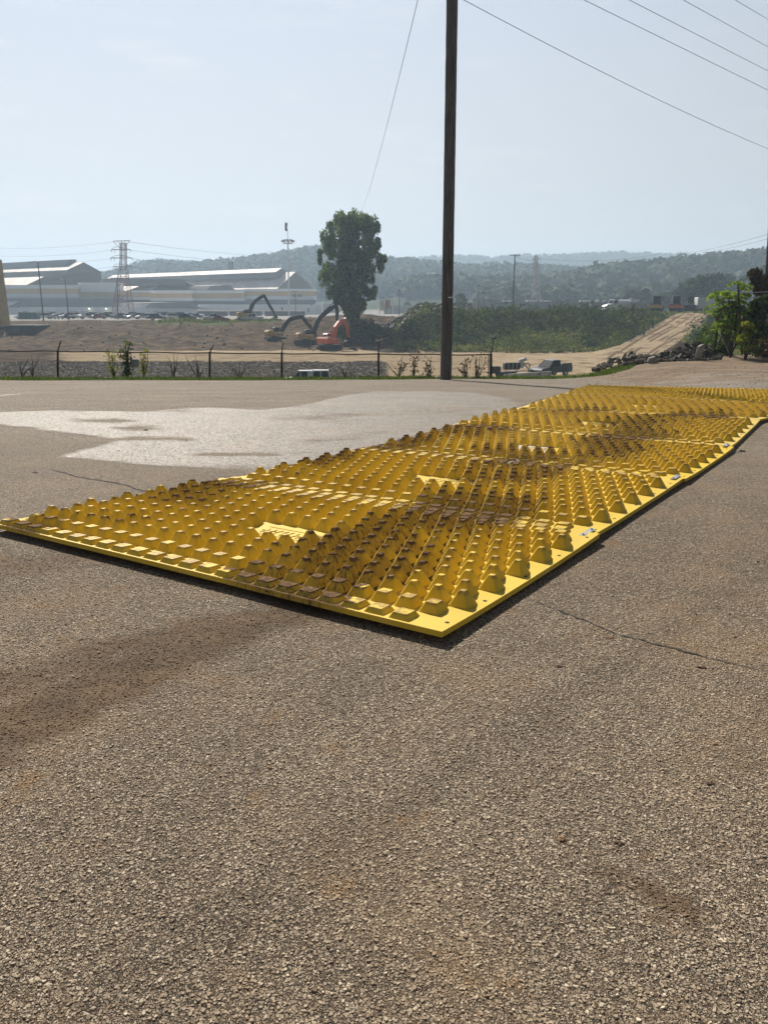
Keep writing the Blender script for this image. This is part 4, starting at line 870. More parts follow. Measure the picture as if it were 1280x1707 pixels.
# ------------------------------------------------------------------ lone tree
def lone_tree():
    Y = 168.; b = P(586, 545, Y); base = Vector((b.x, Y, zg(b.x, Y) - .3)); top = hz(359, Y)
    r = thing('cottonwood_tree', base, 'tall lone cottonwood with a full dark green crown beside the excavators', 'tree')
    rnd = random.Random(9); m = MB(); H = top - base.z; cs = []; rs = []
    m.tube([Vector((0, 0, 0)), Vector((.2, 0, H * .25)), Vector((0, 0, H * .5)), Vector((.1, 0, H * .8))], [.62, .48, .34, .12], 9)
    m.tube([Vector((.9, .4, 0)), Vector((1.5, .3, H * .22)), Vector((2.2, .2, H * .45)), Vector((2.8, 0, H * .7))], [.42, .34, .22, .07], 8)
    prof = lambda t: np.interp(t, [0, .06, .14, .28, .45, .62, .80, .92, 1.0], [.06, .22, .48, .80, .97, 1.0, .96, .80, .50])
    for k in range(215):
        t = rnd.uniform(.0, 1) ** .85; zz = H * (.19 + .79 * t); a = rnd.uniform(0, 6.283); R_ = 7.0 * prof(t) * (.12 + .84 * rnd.random() ** .55); cx = .1 + math.cos(a) * R_; cy = math.sin(a) * R_ * .9
        cs.append((cx, cy, zz)); s = rnd.uniform(.55, 1.15); rs.append((s, s, s * rnd.uniform(1.3, 2.0)))
        if k % 3 == 0: m.tube([Vector((0, 0, max(H * .16, zz - R_ * 1.3 - 1))), Vector((cx * .5, cy * .5, zz - R_ * .55)), Vector((cx, cy, zz))], [.13, .08, .03], 5)
    for k in range(9): a = k * .7; cs.append((math.cos(a) * 2.6 * rnd.random(), math.sin(a) * 2, H * rnd.uniform(.90, .97))); rs.append((.6, .6, 1.3))
    m.build('trunk', M_BARK, r)
    C, s = blob(cs, rs, 46000, .36, shell=.3); quads_obj('crown', leaf_quads(C, s, .3), M_LEAF, r)
lone_tree()
# shrubs at its foot
for px0, py0, w_, h_, Y, l in ((610, 575, 4.2, 4.8, 160, 'dense dark bush at the foot of the lone tree, right side'), (572, 562, 2.0, 4.2, 163, 'yellow-green bush between the orange digger and the lone tree'), (640, 578, 4.5, 2.6, 160, 'low dark bush right of the dense bush under the lone tree')):
    b = P(px0, py0, Y); b.z = zg(b.x, b.y); cs = [(b.x + random.uniform(-.6, .6) * w_, b.y + random.uniform(-.5, .5) * w_, b.z + h_ * random.uniform(.25, .75)) for _ in range(12)]
    C, s = blob(cs, [(w_ * .35, w_ * .35, h_ * .28)] * 12, 3200, .32); leafy('bush', C, s, M_LEAFD if 'dark' in l else M_LEAFY if 0 else (M_LEAFL if 'yellow' in l else M_LEAFD), l, 'bush', b, [([b, b + Vector((0, 0, h_ * .5))], .12)])

# ------------------------------------------------------------------ far forest and mid-distance trees
def forest():
    N = 46000; u = RNG.random(N); y = 430 * (1900 / 430.) ** u; a = RNG.uniform(-.62, .62, N); x = a * y
    z = zt(x, y); px = CX + a * F / CT; py = HZ - (z - CAMH) * (F / CT) * CT / y
    keep = np.ones(N, bool)
    for (x0, x1, y0, y1) in ((945, 1010, 455, 468), (690, 755, 468, 482), (835, 870, 474, 482), (1198, 1225, 424, 442)): keep &= ~((px > x0) & (px < x1) & (py > y0) & (py < y1) & (y < 1500))
    keep &= (y > 560) | (RNG.random(N) < .35 * (a > .12)) ; keep &= RNG.random(N) < np.clip(1.4 * (y / 900.) ** .3 * .62, 0, 1)
    keep &= ~((a < .02) & (y < 640))
    x, y, z = x[keep], y[keep], z[keep]; n = len(x); r = RNG.uniform(3.6, 7.2, n) * (1 + .25 * fbm(x * .02, y * .02, 2, 3)); print('forest crowns', n)
    nq = 26; d = RNG.normal(size=(n, nq, 3)); d[..., 2] = np.abs(d[..., 2]) * 1.1 - .35; d /= np.linalg.norm(d, axis=2)[..., None]
    C = np.stack([x, y, z + r * .9], -1)[:, None] + d * r[:, None, None] * np.array([1, 1, 1.1]) * RNG.uniform(.6, 1.02, (n, nq, 1))
    # facets lie roughly on the crown surface so that each crown shades as a rounded mass
    nn = d + RNG.normal(size=d.shape) * .35; nn /= np.linalg.norm(nn, axis=2)[..., None]; t = np.cross(nn, RNG.normal(size=d.shape)); t /= np.linalg.norm(t, axis=2)[..., None]; b = np.cross(nn, t)
    s = (r[:, None, None] * RNG.uniform(.20, .42, (n, nq, 1))); Q = np.stack([C - t * s, C - b * s, C + t * s, C + b * s], 2).reshape(-1, 4, 3)
    mi = np.repeat((fbm(x * .01, y * .01, 3, 8) + RNG.normal(0, .25, n) > .12).astype(int), nq)
    tag(quads_obj('hillside_forest', Q, [M_FOR, M_FORL], mi=mi), 'continuous green woods covering the hills behind the yard and the mill', 'woods', kind='stuff')
forest()
def proto_tree(seed, H=11., Rr_=4.2, n=1500, ls=.85):
    rnd = random.Random(seed); r = thing('broadleaf_tree', (0, 0, 0), 'x', 'tree', 'trees in the belt beyond the yard'); m = MB(); m.tube([(0, 0, -.5), (.1, 0, H * .35), (0, .1, H * .7)], [.35, .25, .1], 6); m.build('trunk', M_BARK, r)
    cs = []; rs = []
    for k in range(26):
        t = rnd.random(); a = rnd.uniform(0, 6.28); q = Rr_ * (1 - (2 * t - .9) ** 2 * .55) * rnd.uniform(.2, .85); cs.append((math.cos(a) * q, math.sin(a) * q, H * (.28 + .62 * t))); s = rnd.uniform(1.0, 1.9); rs.append((s, s, s))
    C, s = blob(cs, rs, n, ls, shell=.4); quads_obj('crown', leaf_quads(C, s, .2), M_FORL if seed % 2 else M_FOR, r); return r
PT_ = [proto_tree(1), proto_tree(2), proto_tree(3, 8, 3.6)]
rnd = random.Random(5); k = 0
def belt(px): return 'green tree below the hills, ' + [w for lim, w in ((690, 'right of the red and white frame'), (720, 'close to the left of the tall pole'), (820, 'behind the close pair of T-topped poles'), (852, 'left of the tall crossarm pole'), (880, 'right of the tall crossarm pole'), (915, 'just right of the narrow pylon'), (940, 'below the brown wing of the brick building'), (970, 'below the red-brown hillside building'), (1000, 'left of the white tank truck'), (1030, 'above the white tank truck cab'), (1045, 'high above the tank of the white truck'), (1060, 'right of the tank truck'), (1080, 'left of the yellow-framed compactor'), (1090, 'high above the yellow-framed compactor'), (1110, 'directly above the yellow-framed compactor'), (1120, 'above the gap between the compactors'), (1140, 'above the orange-framed compactor'), (1155, 'behind the wheel loader'), (1999, 'above the feathery sapling')) if px < lim][0]
for (px, Y, sc, l) in [(768, 300, .62, 'dark tree directly right of the tall pole, beyond the yard'), (748, 310, .5, 'small tree half hidden by the tall pole'), (1018, 330, .75, 'small dark conical tree behind the white tank truck'), (1160, 265, 1.05, 'large dark tree behind the white trailer'), (1185, 285, 1.15, 'tall tree behind the sapling at right'),
                       (1240, 300, 1.5, 'tallest tree on the right skyline behind the vine-covered post'), (1272, 290, 1.45, 'skyline tree at the right edge of the picture'), (1135, 300, .9, None), (1100, 320, .9, None), (1075, 340, .95, None), (1050, 360, 1.0, None), (1025, 390, .95, None), (990, 430, 1.0, None), (960, 440, .9, None), (1118, 350, 1.2, None), (1210, 330, 1.4, None), (1150, 340, 1.3, None),
                       (930, 470, .9, None), (905, 480, .8, None), (868, 460, .8, None), (1085, 420, 1.4, None), (1040, 440, 1.35, None), (800, 440, .6, None), (700, 420, .7, None), (680, 430, .6, None), (840, 470, .7, None)]:
    x = (px - CX) / (F / CT) * Y; pr = PT_[k % 3]; k += 1
    dup(pr, (x, Y, zg(x, Y) - .3), rnd.uniform(0, 6), l or belt(px), sc=sc)
for pr in PT_:
    for c in list(pr.children): bpy.data.objects.remove(c)
    bpy.data.objects.remove(pr)

# ------------------------------------------------------------------ right corner: sapling, leaning posts, bush
def sapling():
    Y = 30.; b = P(1218, 585, Y); b.z = zg(b.x, b.y); rnd = random.Random(12); st = []; C = []; S_ = []
    for k in range(6):
        tp = P(1218 + rnd.uniform(-28, 26), 462 + rnd.uniform(0, 30), Y + rnd.uniform(-.5, .5)); mid = b.lerp(tp, .5) + Vector((rnd.uniform(-.1, .1), 0, 0)); st.append(([b, mid, tp], [.03, .022, .008]))
        for j in range(16):      # drooping compound fronds
            t = rnd.uniform(.42, 1); o = b.lerp(tp, t); a = rnd.uniform(0, 6.28); L = rnd.uniform(.3, .62)
            for q in range(13):
                s = q / 12; p = o + Vector((math.cos(a) * L * s, math.sin(a) * L * s, L * (.25 * s - .45 * s * s)))
                for sd in (-1, 1): C.append(p + Vector((-math.sin(a) * .05 * sd, math.cos(a) * .05 * sd, rnd.uniform(-.02, .01)))); S_.append(rnd.uniform(.07, .12))
    leafy('sapling', np.array(C), np.array(S_), M_LEAFL, 'bright green feathery sapling in front of the white trailer at right', 'sapling', b, st)
sapling()
def post(name, a, b, r, mat, label, cat='post', extra=None, group=None):
    t = thing(name, a, label, cat, group); MB().tube([Vector((0, 0, -.2)), Vector(b) - Vector(a)], r, 8).build('shaft', mat, t)
    if extra: extra(t, Vector(b) - Vector(a))
    return t
a = P(1219, 583, 30.5); post('leaning_post', a, P(1193, 528, 30.8), [.07, .06], M_POLE, 'dark leaning trunk-like post below the sapling', extra=lambda t, v: MB().tube([v, v + Vector((.25, 0, .05))], .03, 5).build('stub', M_POLE, t))
gate = thing('gate_frame', P(1237, 583, 29.5), 'tall thin grey gate post with rails joining it at right', 'gate'); g0 = P(1237, 583, 29.5)
MB().tube([(0, 0, -.2), P(1229, 473, 29.5) - g0], .028, 8).build('post', M_POST, gate)
for (x0, y0, x1, y1) in ((1231, 489, 1300, 485), (1196, 516, 1232, 511), (1196, 524, 1234, 520), (1237, 534, 1300, 528)):
    MB().tube([P(x0, y0, 29.5) - g0, P(x1, y1, 29.5) - g0], .016, 6).build('rail', M_STEEL if y0 < 500 else M_POST, gate)
MB().bbox(P(1237, 514, 29.4) - g0, (.14, .1, .23), .02).build('meter_box', M_PDARK, gate)
MB().tube([P(1271, 583, 29.5) - g0, P(1269, 487, 29.5) - g0], .03, 8).build('post', M_POST, gate)
vp0 = P(1272, 585, 33); vp = post('vine_covered_pole', vp0, P(1283, 380, 33), [.10, .085], M_POLE, 'leaning wooden pole wrapped in dead brown vine at the right edge', 'utility pole')
cs = [P(1262 + random.uniform(-9, 13), 487 - k * 1.5, 33) for k in range(24)]; cs = [c + Vector((0, random.uniform(-.2, .2), 0)) for c in cs]
C, s = blob([tuple(c) for c in cs], [(.10 + .16 * (1 - k / 24), .2, .16) for k in range(24)], 2600, .085); quads_obj('dead_vine', leaf_quads(C, s), M_DEADV, vp, off=vp0)
def rbush(pxs, py0, py1, Y, n, mat, label, ls=.12, w=.5):
    b = P(sum(pxs) / len(pxs), py1, Y); b.z = zg(b.x, b.y); cs = [tuple(P(random.choice(pxs) + random.uniform(-13, 13), random.uniform(py0 + 8, py1 + 5), Y + random.uniform(-.8, .8))) for _ in range(16)]
    C, s = blob(cs, [(w * .62 * random.uniform(.5, 1.1), w * .62, w * .55 * random.uniform(.5, 1.1)) for _ in range(16)], n, ls, shell=.1); leafy('bush', C, s, mat, label, 'bush', b, [([b, b + Vector((0, 0, 1.2))], .05), ([b, b + Vector((.3, .1, 1.0))], .035)])
rbush([1252, 1268, 1285, 1296], 492, 585, 30.2, 5200, M_LEAFD, 'large dark green bush filling the right edge under the rail', .14, .6)
rbush([1235, 1250], 530, 585, 29.0, 1500, M_LEAFY, 'yellow-green bush with small bright leaves beside the gate post', .10, .4)
rbush([1228, 1214], 512, 560, 31.5, 500, M_DEADV, 'brown withered bush between leaning post and gate post', .09, .4)
rbush([1285, 1300], 560, 592, 28.0, 1300, M_DEADV, 'low reddish brown bush at the right edge of the lot', .09, .4)
rbush([1206, 1190, 1175], 563, 588, 31.5, 1800, M_LEAFD, 'low green weeds growing behind the concrete heap, left of the leaning post', .10, .32)

# ------------------------------------------------------------------ heap of broken concrete
def slab(loc, dims, rot, mat, seed):
    rnd = random.Random(seed); n = rnd.choice((5, 6, 7)); poly = [(math.cos(k * 6.283 / n) * dims[0] * .5 * rnd.uniform(.75, 1.1), math.sin(k * 6.283 / n) * dims[1] * .5 * rnd.uniform(.75, 1.1)) for k in range(n)]
    vs = [(x, y, -dims[2] / 2) for x, y in poly] + [(x * rnd.uniform(.86, 1.0), y * rnd.uniform(.86, 1.0), dims[2] / 2 * rnd.uniform(.7, 1.2)) for x, y in poly]
    fs = [tuple(range(n - 1, -1, -1)), tuple(range(n, 2 * n))] + [(k, (k + 1) % n, n + (k + 1) % n, n + k) for k in range(n)]
    o = MB().add(vs, fs).build('concrete_chunk', mat); o.location = loc; o.rotation_euler = rot; return o
rnd = random.Random(77); HG = 'broken concrete slabs in the heap at the end of the lot'
hp = [(990, 618, 4), (1010, 612, 9), (1030, 604, 15), (1050, 602, 17), (1070, 604, 14), (1085, 604, 14), (1100, 603, 14), (1120, 601, 18), (1140, 596, 24), (1155, 593, 27), (1170, 591, 25), (1185, 589, 15)]
M_CONCM = simple('grey_broken_concrete', (.15, .14, .125), .9, .4, 2.5, bump=.04, spec=.08)
for k in range(165):
    i = rnd.random() * (len(hp) - 1.001); j = int(i); f = i - j; px = hp[j][0] * (1 - f) + hp[j + 1][0] * f; pb_ = hp[j][1] * (1 - f) + hp[j + 1][1] * f; hh = hp[j][2] * (1 - f) + hp[j + 1][2] * f
    lv = rnd.random(); Y = 26.8 + 2.4 * (px - 990) / 200 + lv * 1.4 + rnd.uniform(-.2, .3); q = P(px, pb_ - lv * hh * .78, Y); s = rnd.uniform(.12, .36) * (.7 + .5 * (px - 990) / 200)
    o = slab(q, (s, s * rnd.uniform(.5, .9), s * rnd.uniform(.25, .6)), (rnd.uniform(-.9, .9), rnd.uniform(-.9, .9), rnd.uniform(0, 6)), rnd.choice((M_CONCD, M_CONCD, M_CONCM)), k)
    tag(o, 'broken concrete piece in the ' + ('low left tail of the heap, nearest the verge' if px < 1035 else 'left middle of the heap, below the dirt ramp' if px < 1082 else 'right middle of the heap, past the pale flat slab' if px < 1128 else 'tall right end of the heap, by the leaning post'), 'rubble', HG)
tag(slab(P(1087, 602, 27.3), (.55, .34, .08), (-1.1, .3, .5), M_CONC, 501), 'pale flat slab tipped up in the middle of the concrete heap', 'rubble')
tag(slab(P(1166, 584, 28.6), (.34, .55, .08), (-1.25, .15, .5), M_CONC, 502), 'pale pointed slab standing upright at the right end of the heap', 'rubble')
n = 5200; t_ = RNG.random(n); px = 975 + 235 * t_; yy = 26.2 + 2.6 * t_ + RNG.random(n) * 2.6; X = (px - CX) / (F / CT) * yy; rocks('heap_gravel', X, yy, RNG.uniform(.02, .11, n), [M_CONCD, M_CONCD, M_CLODD, M_CONCM], 'small stones and crumbs round the heap of broken concrete', 'gravel', .05)
# loose gravel on the muddy end of the lot
n = 1600; yy = RNG.uniform(16, 27, n); X = RNG.uniform(4.6, 13, n); keep = X > 3.2 + RNG.random(n) * 3; X, yy = X[keep], yy[keep]; z = zlot(X, yy)
def small_stones(name, x, y, z, s, mats, label):
    n = len(x); c = np.stack([x, y, z + s * .2], -1); Q = []; th = RNG.uniform(0, 6.28, n); pts = [np.stack([np.cos(th + k * 1.57) * s * RNG.uniform(.6, 1.2, n), np.sin(th + k * 1.57) * s * RNG.uniform(.6, 1.2, n), -s * .3], -1) for k in range(4)]; up = np.stack([s * 0, s * 0, s * .7], -1)
    for k in range(4): Q.append(np.stack([c + pts[k], c + pts[(k + 1) % 4], c + up + pts[(k + 1) % 4] * .3, c + up + pts[k] * .3], 1))
    Q.append(np.stack([c + up + pts[k] * .3 for k in range(4)], 1)); tag(quads_obj(name, np.concatenate(Q), mats, mi=np.tile(RNG.integers(0, len(mats), n), 5)), label, 'gravel', kind='stuff')
small_stones('loose_gravel', X, yy, z, RNG.uniform(.006, .019, len(X)), [M_CONCD, M_CONC, M_CONCM], 'loose gravel on the muddy far right end of the lot')
n = 900; X = RNG.uniform(-9, 6, n); yy = RNG.uniform(3, 24, n); z = zlot(X, yy); small_stones('stray_crumbs', X, yy, z, RNG.uniform(.004, .011, n), [M_MUD, M_CONCD, M_CLOD], 'tiny stray crumbs of dirt scattered over the asphalt')

# ------------------------------------------------------------------ vehicles
def wheel(m, c, r, w, ax='y', n=16, mt=0, mr=1):
    vs = []; fs = []
    for (rr, o) in ((r * .55, -w * .42), (r * .93, -w * .5), (r, -w * .3), (r, w * .3), (r * .93, w * .5), (r * .55, w * .42)):
        for k in range(n): a = 2 * math.pi * k / n; vs.append((c[0] + rr * math.cos(a), c[1] + o, c[2] + rr * math.sin(a)))
    for i in range(5):
        for k in range(n): q = (k + 1) % n; fs.append((i * n + k, i * n + n + k, i * n + n + q, i * n + q))
    m.add(vs, fs, mt); m.add(vs[:n], [tuple(range(n))], mr); m.add(vs[-n:], [tuple(range(n - 1, -1, -1))], mr)
def loft(m, secs):
    "secs: list of (profile [(x,z)...], half width) outer -> cabin, lofted symmetric"
    n = len(secs[0][0]); rings = [(p, -w) for p, w in reversed(secs)] + [(p, w) for p, w in secs]; vs = [(x, y, z) for p, y in rings for x, z in p]; fs = []
    for i in range(len(rings) - 1):
        for k in range(n): q = (k + 1) % n; fs.append((i * n + k, i * n + q, i * n + n + q, i * n + n + k))
    fs.append(tuple(range(n - 1, -1, -1))); fs.append(tuple(range((len(rings) - 1) * n, len(rings) * n))); m.add(vs, fs)
def car(kind, paint, loc, rz, label, group=None, name='parked_car'):
    r = thing(name, loc, label, 'car' if 'pickup' not in name else 'pickup truck', group, rz); b = MB(); g = MB()
    if kind == 'sedan':
        low = [(-2.25, .35), (-2.28, .75), (-2.15, .95), (-1.2, 1.02), (.9, .98), (2.0, .82), (2.25, .65), (2.25, .35)]; loft(b, [([(x, z + .03) for x, z in low], .72), (low, .88)][::1][::-1][::-1])
        c = MB(); vs = []
        for x, y, z in ((-1.65, .80, .98), (-1.0, .62, 1.43), (.15, .62, 1.43), (1.05, .80, .98)): vs.append((x, y, z))
        pl = [(-1.65, .98), (-1.0, 1.43), (.15, 1.43), (1.05, .98)]; hw = [.80, .60, .60, .80]
        V_ = [(x, -h, z) for (x, z), h in zip(pl, hw)] + [(x, h, z) for (x, z), h in zip(pl, hw)]; g.add(V_, [(0, 1, 2, 3), (7, 6, 5, 4), (0, 4, 5, 1), (2, 6, 7, 3)])
        b.add([(-1.02, -.61, 1.435), (.17, -.61, 1.435), (.17, .61, 1.435), (-1.02, .61, 1.435), (-1.0, -.58, 1.475), (.12, -.58, 1.475), (.12, .58, 1.475), (-1.0, .58, 1.475)], [(4, 5, 6, 7), (0, 1, 5, 4), (1, 2, 6, 5), (2, 3, 7, 6), (3, 0, 4, 7)]); wb_ = (-1.35, 1.4); wr = .33
    elif kind == 'suv':
        low = [(-2.35, .4), (-2.38, .95), (-2.3, 1.12), (1.0, 1.12), (2.1, 1.0), (2.35, .8), (2.35, .4)]; loft(b, [(low, .92)])
        pl = [(-2.28, 1.12), (-2.05, 1.72), (.25, 1.72), (1.0, 1.12)]; hw = [.86, .70, .70, .86]; V_ = [(x, -h, z) for (x, z), h in zip(pl, hw)] + [(x, h, z) for (x, z), h in zip(pl, hw)]; g.add(V_, [(0, 1, 2, 3), (7, 6, 5, 4), (0, 4, 5, 1), (2, 6, 7, 3)])
        b.bbox((-.9, 0, 1.75), (2.35, 1.42, .07), .03); wb_ = (-1.45, 1.45); wr = .38
    else:   # pickup
        low = [(-2.8, .5), (-2.82, 1.12), (-.95, 1.14), (.95, 1.14), (2.35, 1.08), (2.68, .9), (2.7, .5)]; loft(b, [(low, .97)])
        pl = [(-.98, 1.14), (-.85, 1.78), (.45, 1.78), (1.15, 1.14)]; hw = [.88, .72, .72, .88]; V_ = [(x, -h, z) for (x, z), h in zip(pl, hw)] + [(x, h, z) for (x, z), h in zip(pl, hw)]; g.add(V_, [(0, 1, 2, 3), (7, 6, 5, 4), (0, 4, 5, 1), (2, 6, 7, 3)])
        b.bbox((-.2, 0, 1.81), (1.34, 1.46, .06), .03); wb_ = (-1.75, 1.75); wr = .40
        for sy in (-.86, .86):   # pillars
            for x0, x1 in ((-.95, -.83), (.0, .0), (1.12, .44)): b.tube([(x0, sy * (1.0), 1.14), (x1, sy * .84, 1.80)], .045, 4)
    b.build('body', paint, r, smooth=False); g.build('windows', M_GLASS, r)
    for wx in wb_:
        for sy in (-1, 1): w = MB(); wheel(w, (wx, sy * (.80 if kind == 'sedan' else .86), wr), wr, .24); w.build('wheel', [M_RUB, M_PSILV], r)
    return r
def groundat(px, Y): x = (px - CX) / (F / CT) * Y; return Vector((x, Y, zg(x, Y)))
# parked cars in front of the mill
protos = {}
for nm, kd, mt in (('white', 'sedan', M_PWHITE), ('silver', 'sedan', M_PSILV), ('dark', 'sedan', M_PDARK), ('white suv', 'suv', M_PWHITE), ('dark suv', 'suv', M_PDARK), ('red', 'sedan', M_PRED), ('silver pickup', 'pickup', M_PSILV), ('white pickup', 'pickup', M_PWHITE)):
    protos[nm] = car(kd, mt, (0, 0, -50), 0, 'proto')
CL = {'white': 'white car', 'silver': 'silver car', 'dark': 'dark car', 'white suv': 'boxy white car', 'dark suv': 'boxy black car', 'red': 'dark red car', 'silver pickup': 'silver pickup', 'white pickup': 'white pickup'}
rnd = random.Random(15)
for row, (Y, p0, p1, st) in enumerate(((243, 20, 330, 17.5), (262, 60, 335, 16), (290, 90, 330, 15))):
    px = p0
    while px < p1:
        if rnd.random() < .84:
            kd = rnd.choices(list(protos), [5, 5, 6, 3, 4, 1, 1, 1])[0]; g_ = groundat(px + rnd.uniform(-2, 2), Y); dup(protos[kd], g_ + Vector((0, 0, .02)), rnd.choice((0, math.pi)) + rnd.uniform(.25, .7) * rnd.choice((1, -1)), CL[kd] + ', ' + ('front row', 'second row', 'back row')[row] + ', ' + [w for lim, w in ((48, 'left of the first roller door'), (75, 'before the second roller door'), (100, 'before the third roller door'), (135, 'before the fourth roller door'), (160, 'by the left wall lamp'), (190, 'by the right wall lamp'), (225, 'at the foot of the big pylon'), (262, 'before the small annex door'), (292, 'right of the annex window'), (999, 'at the right end')) if px < lim][0], 'cars parked in rows before the mill')
        px += st * rnd.uniform(.9, 1.15)
for pr in protos.values():
    for c in list(pr.children): bpy.data.objects.remove(c)
    bpy.data.objects.remove(pr)
def grd(px, Y, dz=.02): return groundat(px, Y) + Vector((0, 0, dz))
car('pickup', M_PSILV, grd(355, 205), math.pi + .25, 'silver pickup on the grassy bank edge behind the small red car', name='pickup_truck')
car('sedan', M_PRED, grd(367, 201), .1, 'small rusty red car in front of the silver pickup on the bank', name='parked_car')
car('pickup', M_PWHITE, grd(420, 203), math.pi + .1, 'white pickup parked beside the far excavator arm', name='pickup_truck')
car('suv', M_PDARK, grd(263, 222), .1, 'black van with its back turned, alone on the bank edge', name='parked_car')
car('suv', M_PDARK, grd(312, 216), .2, 'long dark van left of the silver pickup', name='parked_car'); car('suv', M_PWHITE, grd(291, 232), .4, 'pale boxy van partly hidden right of the black van', name='parked_car')
r = thing('yellow_barrel', grd(399, 203), 'small yellow barrel standing left of the white pickup', 'barrel'); MB().tube([(0, 0, 0), (0, 0, .2), (0, 0, 1.0), (0, 0, 1.15)], [.36, .42, .42, .34], 12).build('drum', M_MYEL, r); MB().tube([(0, 0, 1.15), (0, 0, 1.35)], [.2, .12], 10).build('lid', M_SHEETW, r)
r = thing('green_container', grd(48, 236), 'dull green steel container at the edge of the car park', 'container'); MB().bbox((0, 0, 1.05), (5.2, 2.2, 2.0), .08).build('box', simple('green_steel', (.06, .13, .11), .6, .2, 1), r)
for x_ in (-1.9, -.6, .6, 1.9): MB().box((x_, -1.13, 1.05), (.12, .08, 1.8)).build('rib', M_DMET, r)
# trailers and flat stock behind
for px0, px1, Y, lab in ((330, 378, 330, 'long low dark shed roofline behind the silver pickup'), (384, 436, 338, 'long low dark shed behind the white pickup'), (442, 508, 332, 'long grey trailer row in front of the white end of the mill')):
    a, b = groundat(px0, Y), groundat(px1, Y); r = thing('storage_shed', (a + b) / 2, lab, 'shed'); L = b.x - a.x; MB().bbox((0, 0, .9), (L, 4, 1.8), .1).build('wall', M_SIDE, r); MB().prism([(-L / 2 - .2, 1.82), (L / 2 + .2, 1.82), (L / 2 + .2, 2.0), (-L / 2 - .2, 2.25)], -2.3, 2.3).build('roof', M_ROOF, r)

# pickup with cap, close behind the verge
def cap_pickup():
    Y = 88.; a = P(508, 632, Y); gz = zg(a.x, Y); roof = hz(616.5, Y); gz = roof - 1.98; r = thing('pickup_truck', (a.x, Y, gz), 'white pickup with a white cap and dark side windows just beyond the verge', 'pickup truck', rz=math.pi + .04)
    b = MB(); low = [(-2.85, .5), (-2.9, 1.12), (-.95, 1.16), (1.35, 1.16), (2.35, 1.08), (2.75, .92), (2.8, .5)]; loft(b, [(low, .97)]); b.build('body', M_PWHITE, r)
    c = MB(); pl = [(-.85, 1.16), (-.82, 1.93), (.62, 1.93), (1.40, 1.16)]; hw = [.93, .76, .76, .93]; V_ = [(x, -h, z) for (x, z), h in zip(pl, hw)] + [(x, h, z) for (x, z), h in zip(pl, hw)]; c.add(V_, [(0, 1, 2, 3), (7, 6, 5, 4), (0, 4, 5, 1), (2, 6, 7, 3), (1, 5, 6, 2)]); c.build('cab', M_PWHITE, r)
    d = MB(); pl = [(-2.86, 1.16), (-2.62, 1.96), (-.90, 1.98), (-.90, 1.16)]; hw = [.94, .80, .80, .94]; V_ = [(x, -h, z) for (x, z), h in zip(pl, hw)] + [(x, h, z) for (x, z), h in zip(pl, hw)]; d.add(V_, [(0, 1, 2, 3), (7, 6, 5, 4), (0, 4, 5, 1), (2, 6, 7, 3), (1, 5, 6, 2)]); d.build('bed_cap', M_PWHITE, r)
    def win(pts, w0=.93, sl=.2215):
        for s in (1, -1):
            V_ = [(x, s * (w0 - (z - 1.16) * sl + .012), z) for x, z in pts]; MB().add(V_, [tuple(range(len(pts)))]).build('side_window', M_GLASS, r)
    def win2(pts): win(pts, .94, .175)
    win([(.45, 1.25), (.42, 1.84), (.60, 1.84), (1.18, 1.25)]); win([(-.35, 1.25), (-.33, 1.84), (.32, 1.84), (.34, 1.25)]); win2([(-1.75, 1.24), (-1.72, 1.85), (-.98, 1.85), (-.98, 1.24)]); win2([(-2.70, 1.24), (-2.52, 1.88), (-1.86, 1.88), (-1.88, 1.24)])
    m = MB(); m.add([(.66, -.70, 1.90), (.66, .70, 1.90), (1.42, .86, 1.20), (1.42, -.86, 1.20)], [(0, 1, 2, 3)]); m.build('windscreen', M_GLASS, r)
    for wx in (-1.75, 1.85):
        for sy in (-1, 1): w = MB(); wheel(w, (wx, sy * .86, .40), .40, .25); w.build('wheel', [M_RUB, M_PSILV], r)
    m = MB(); m.bbox((.95, -1.05, 1.3), (.14, .16, .2), .03); m.bbox((.95, 1.05, 1.3), (.14, .16, .2), .03); m.build('mirror', M_PDARK, r)
cap_pickup()
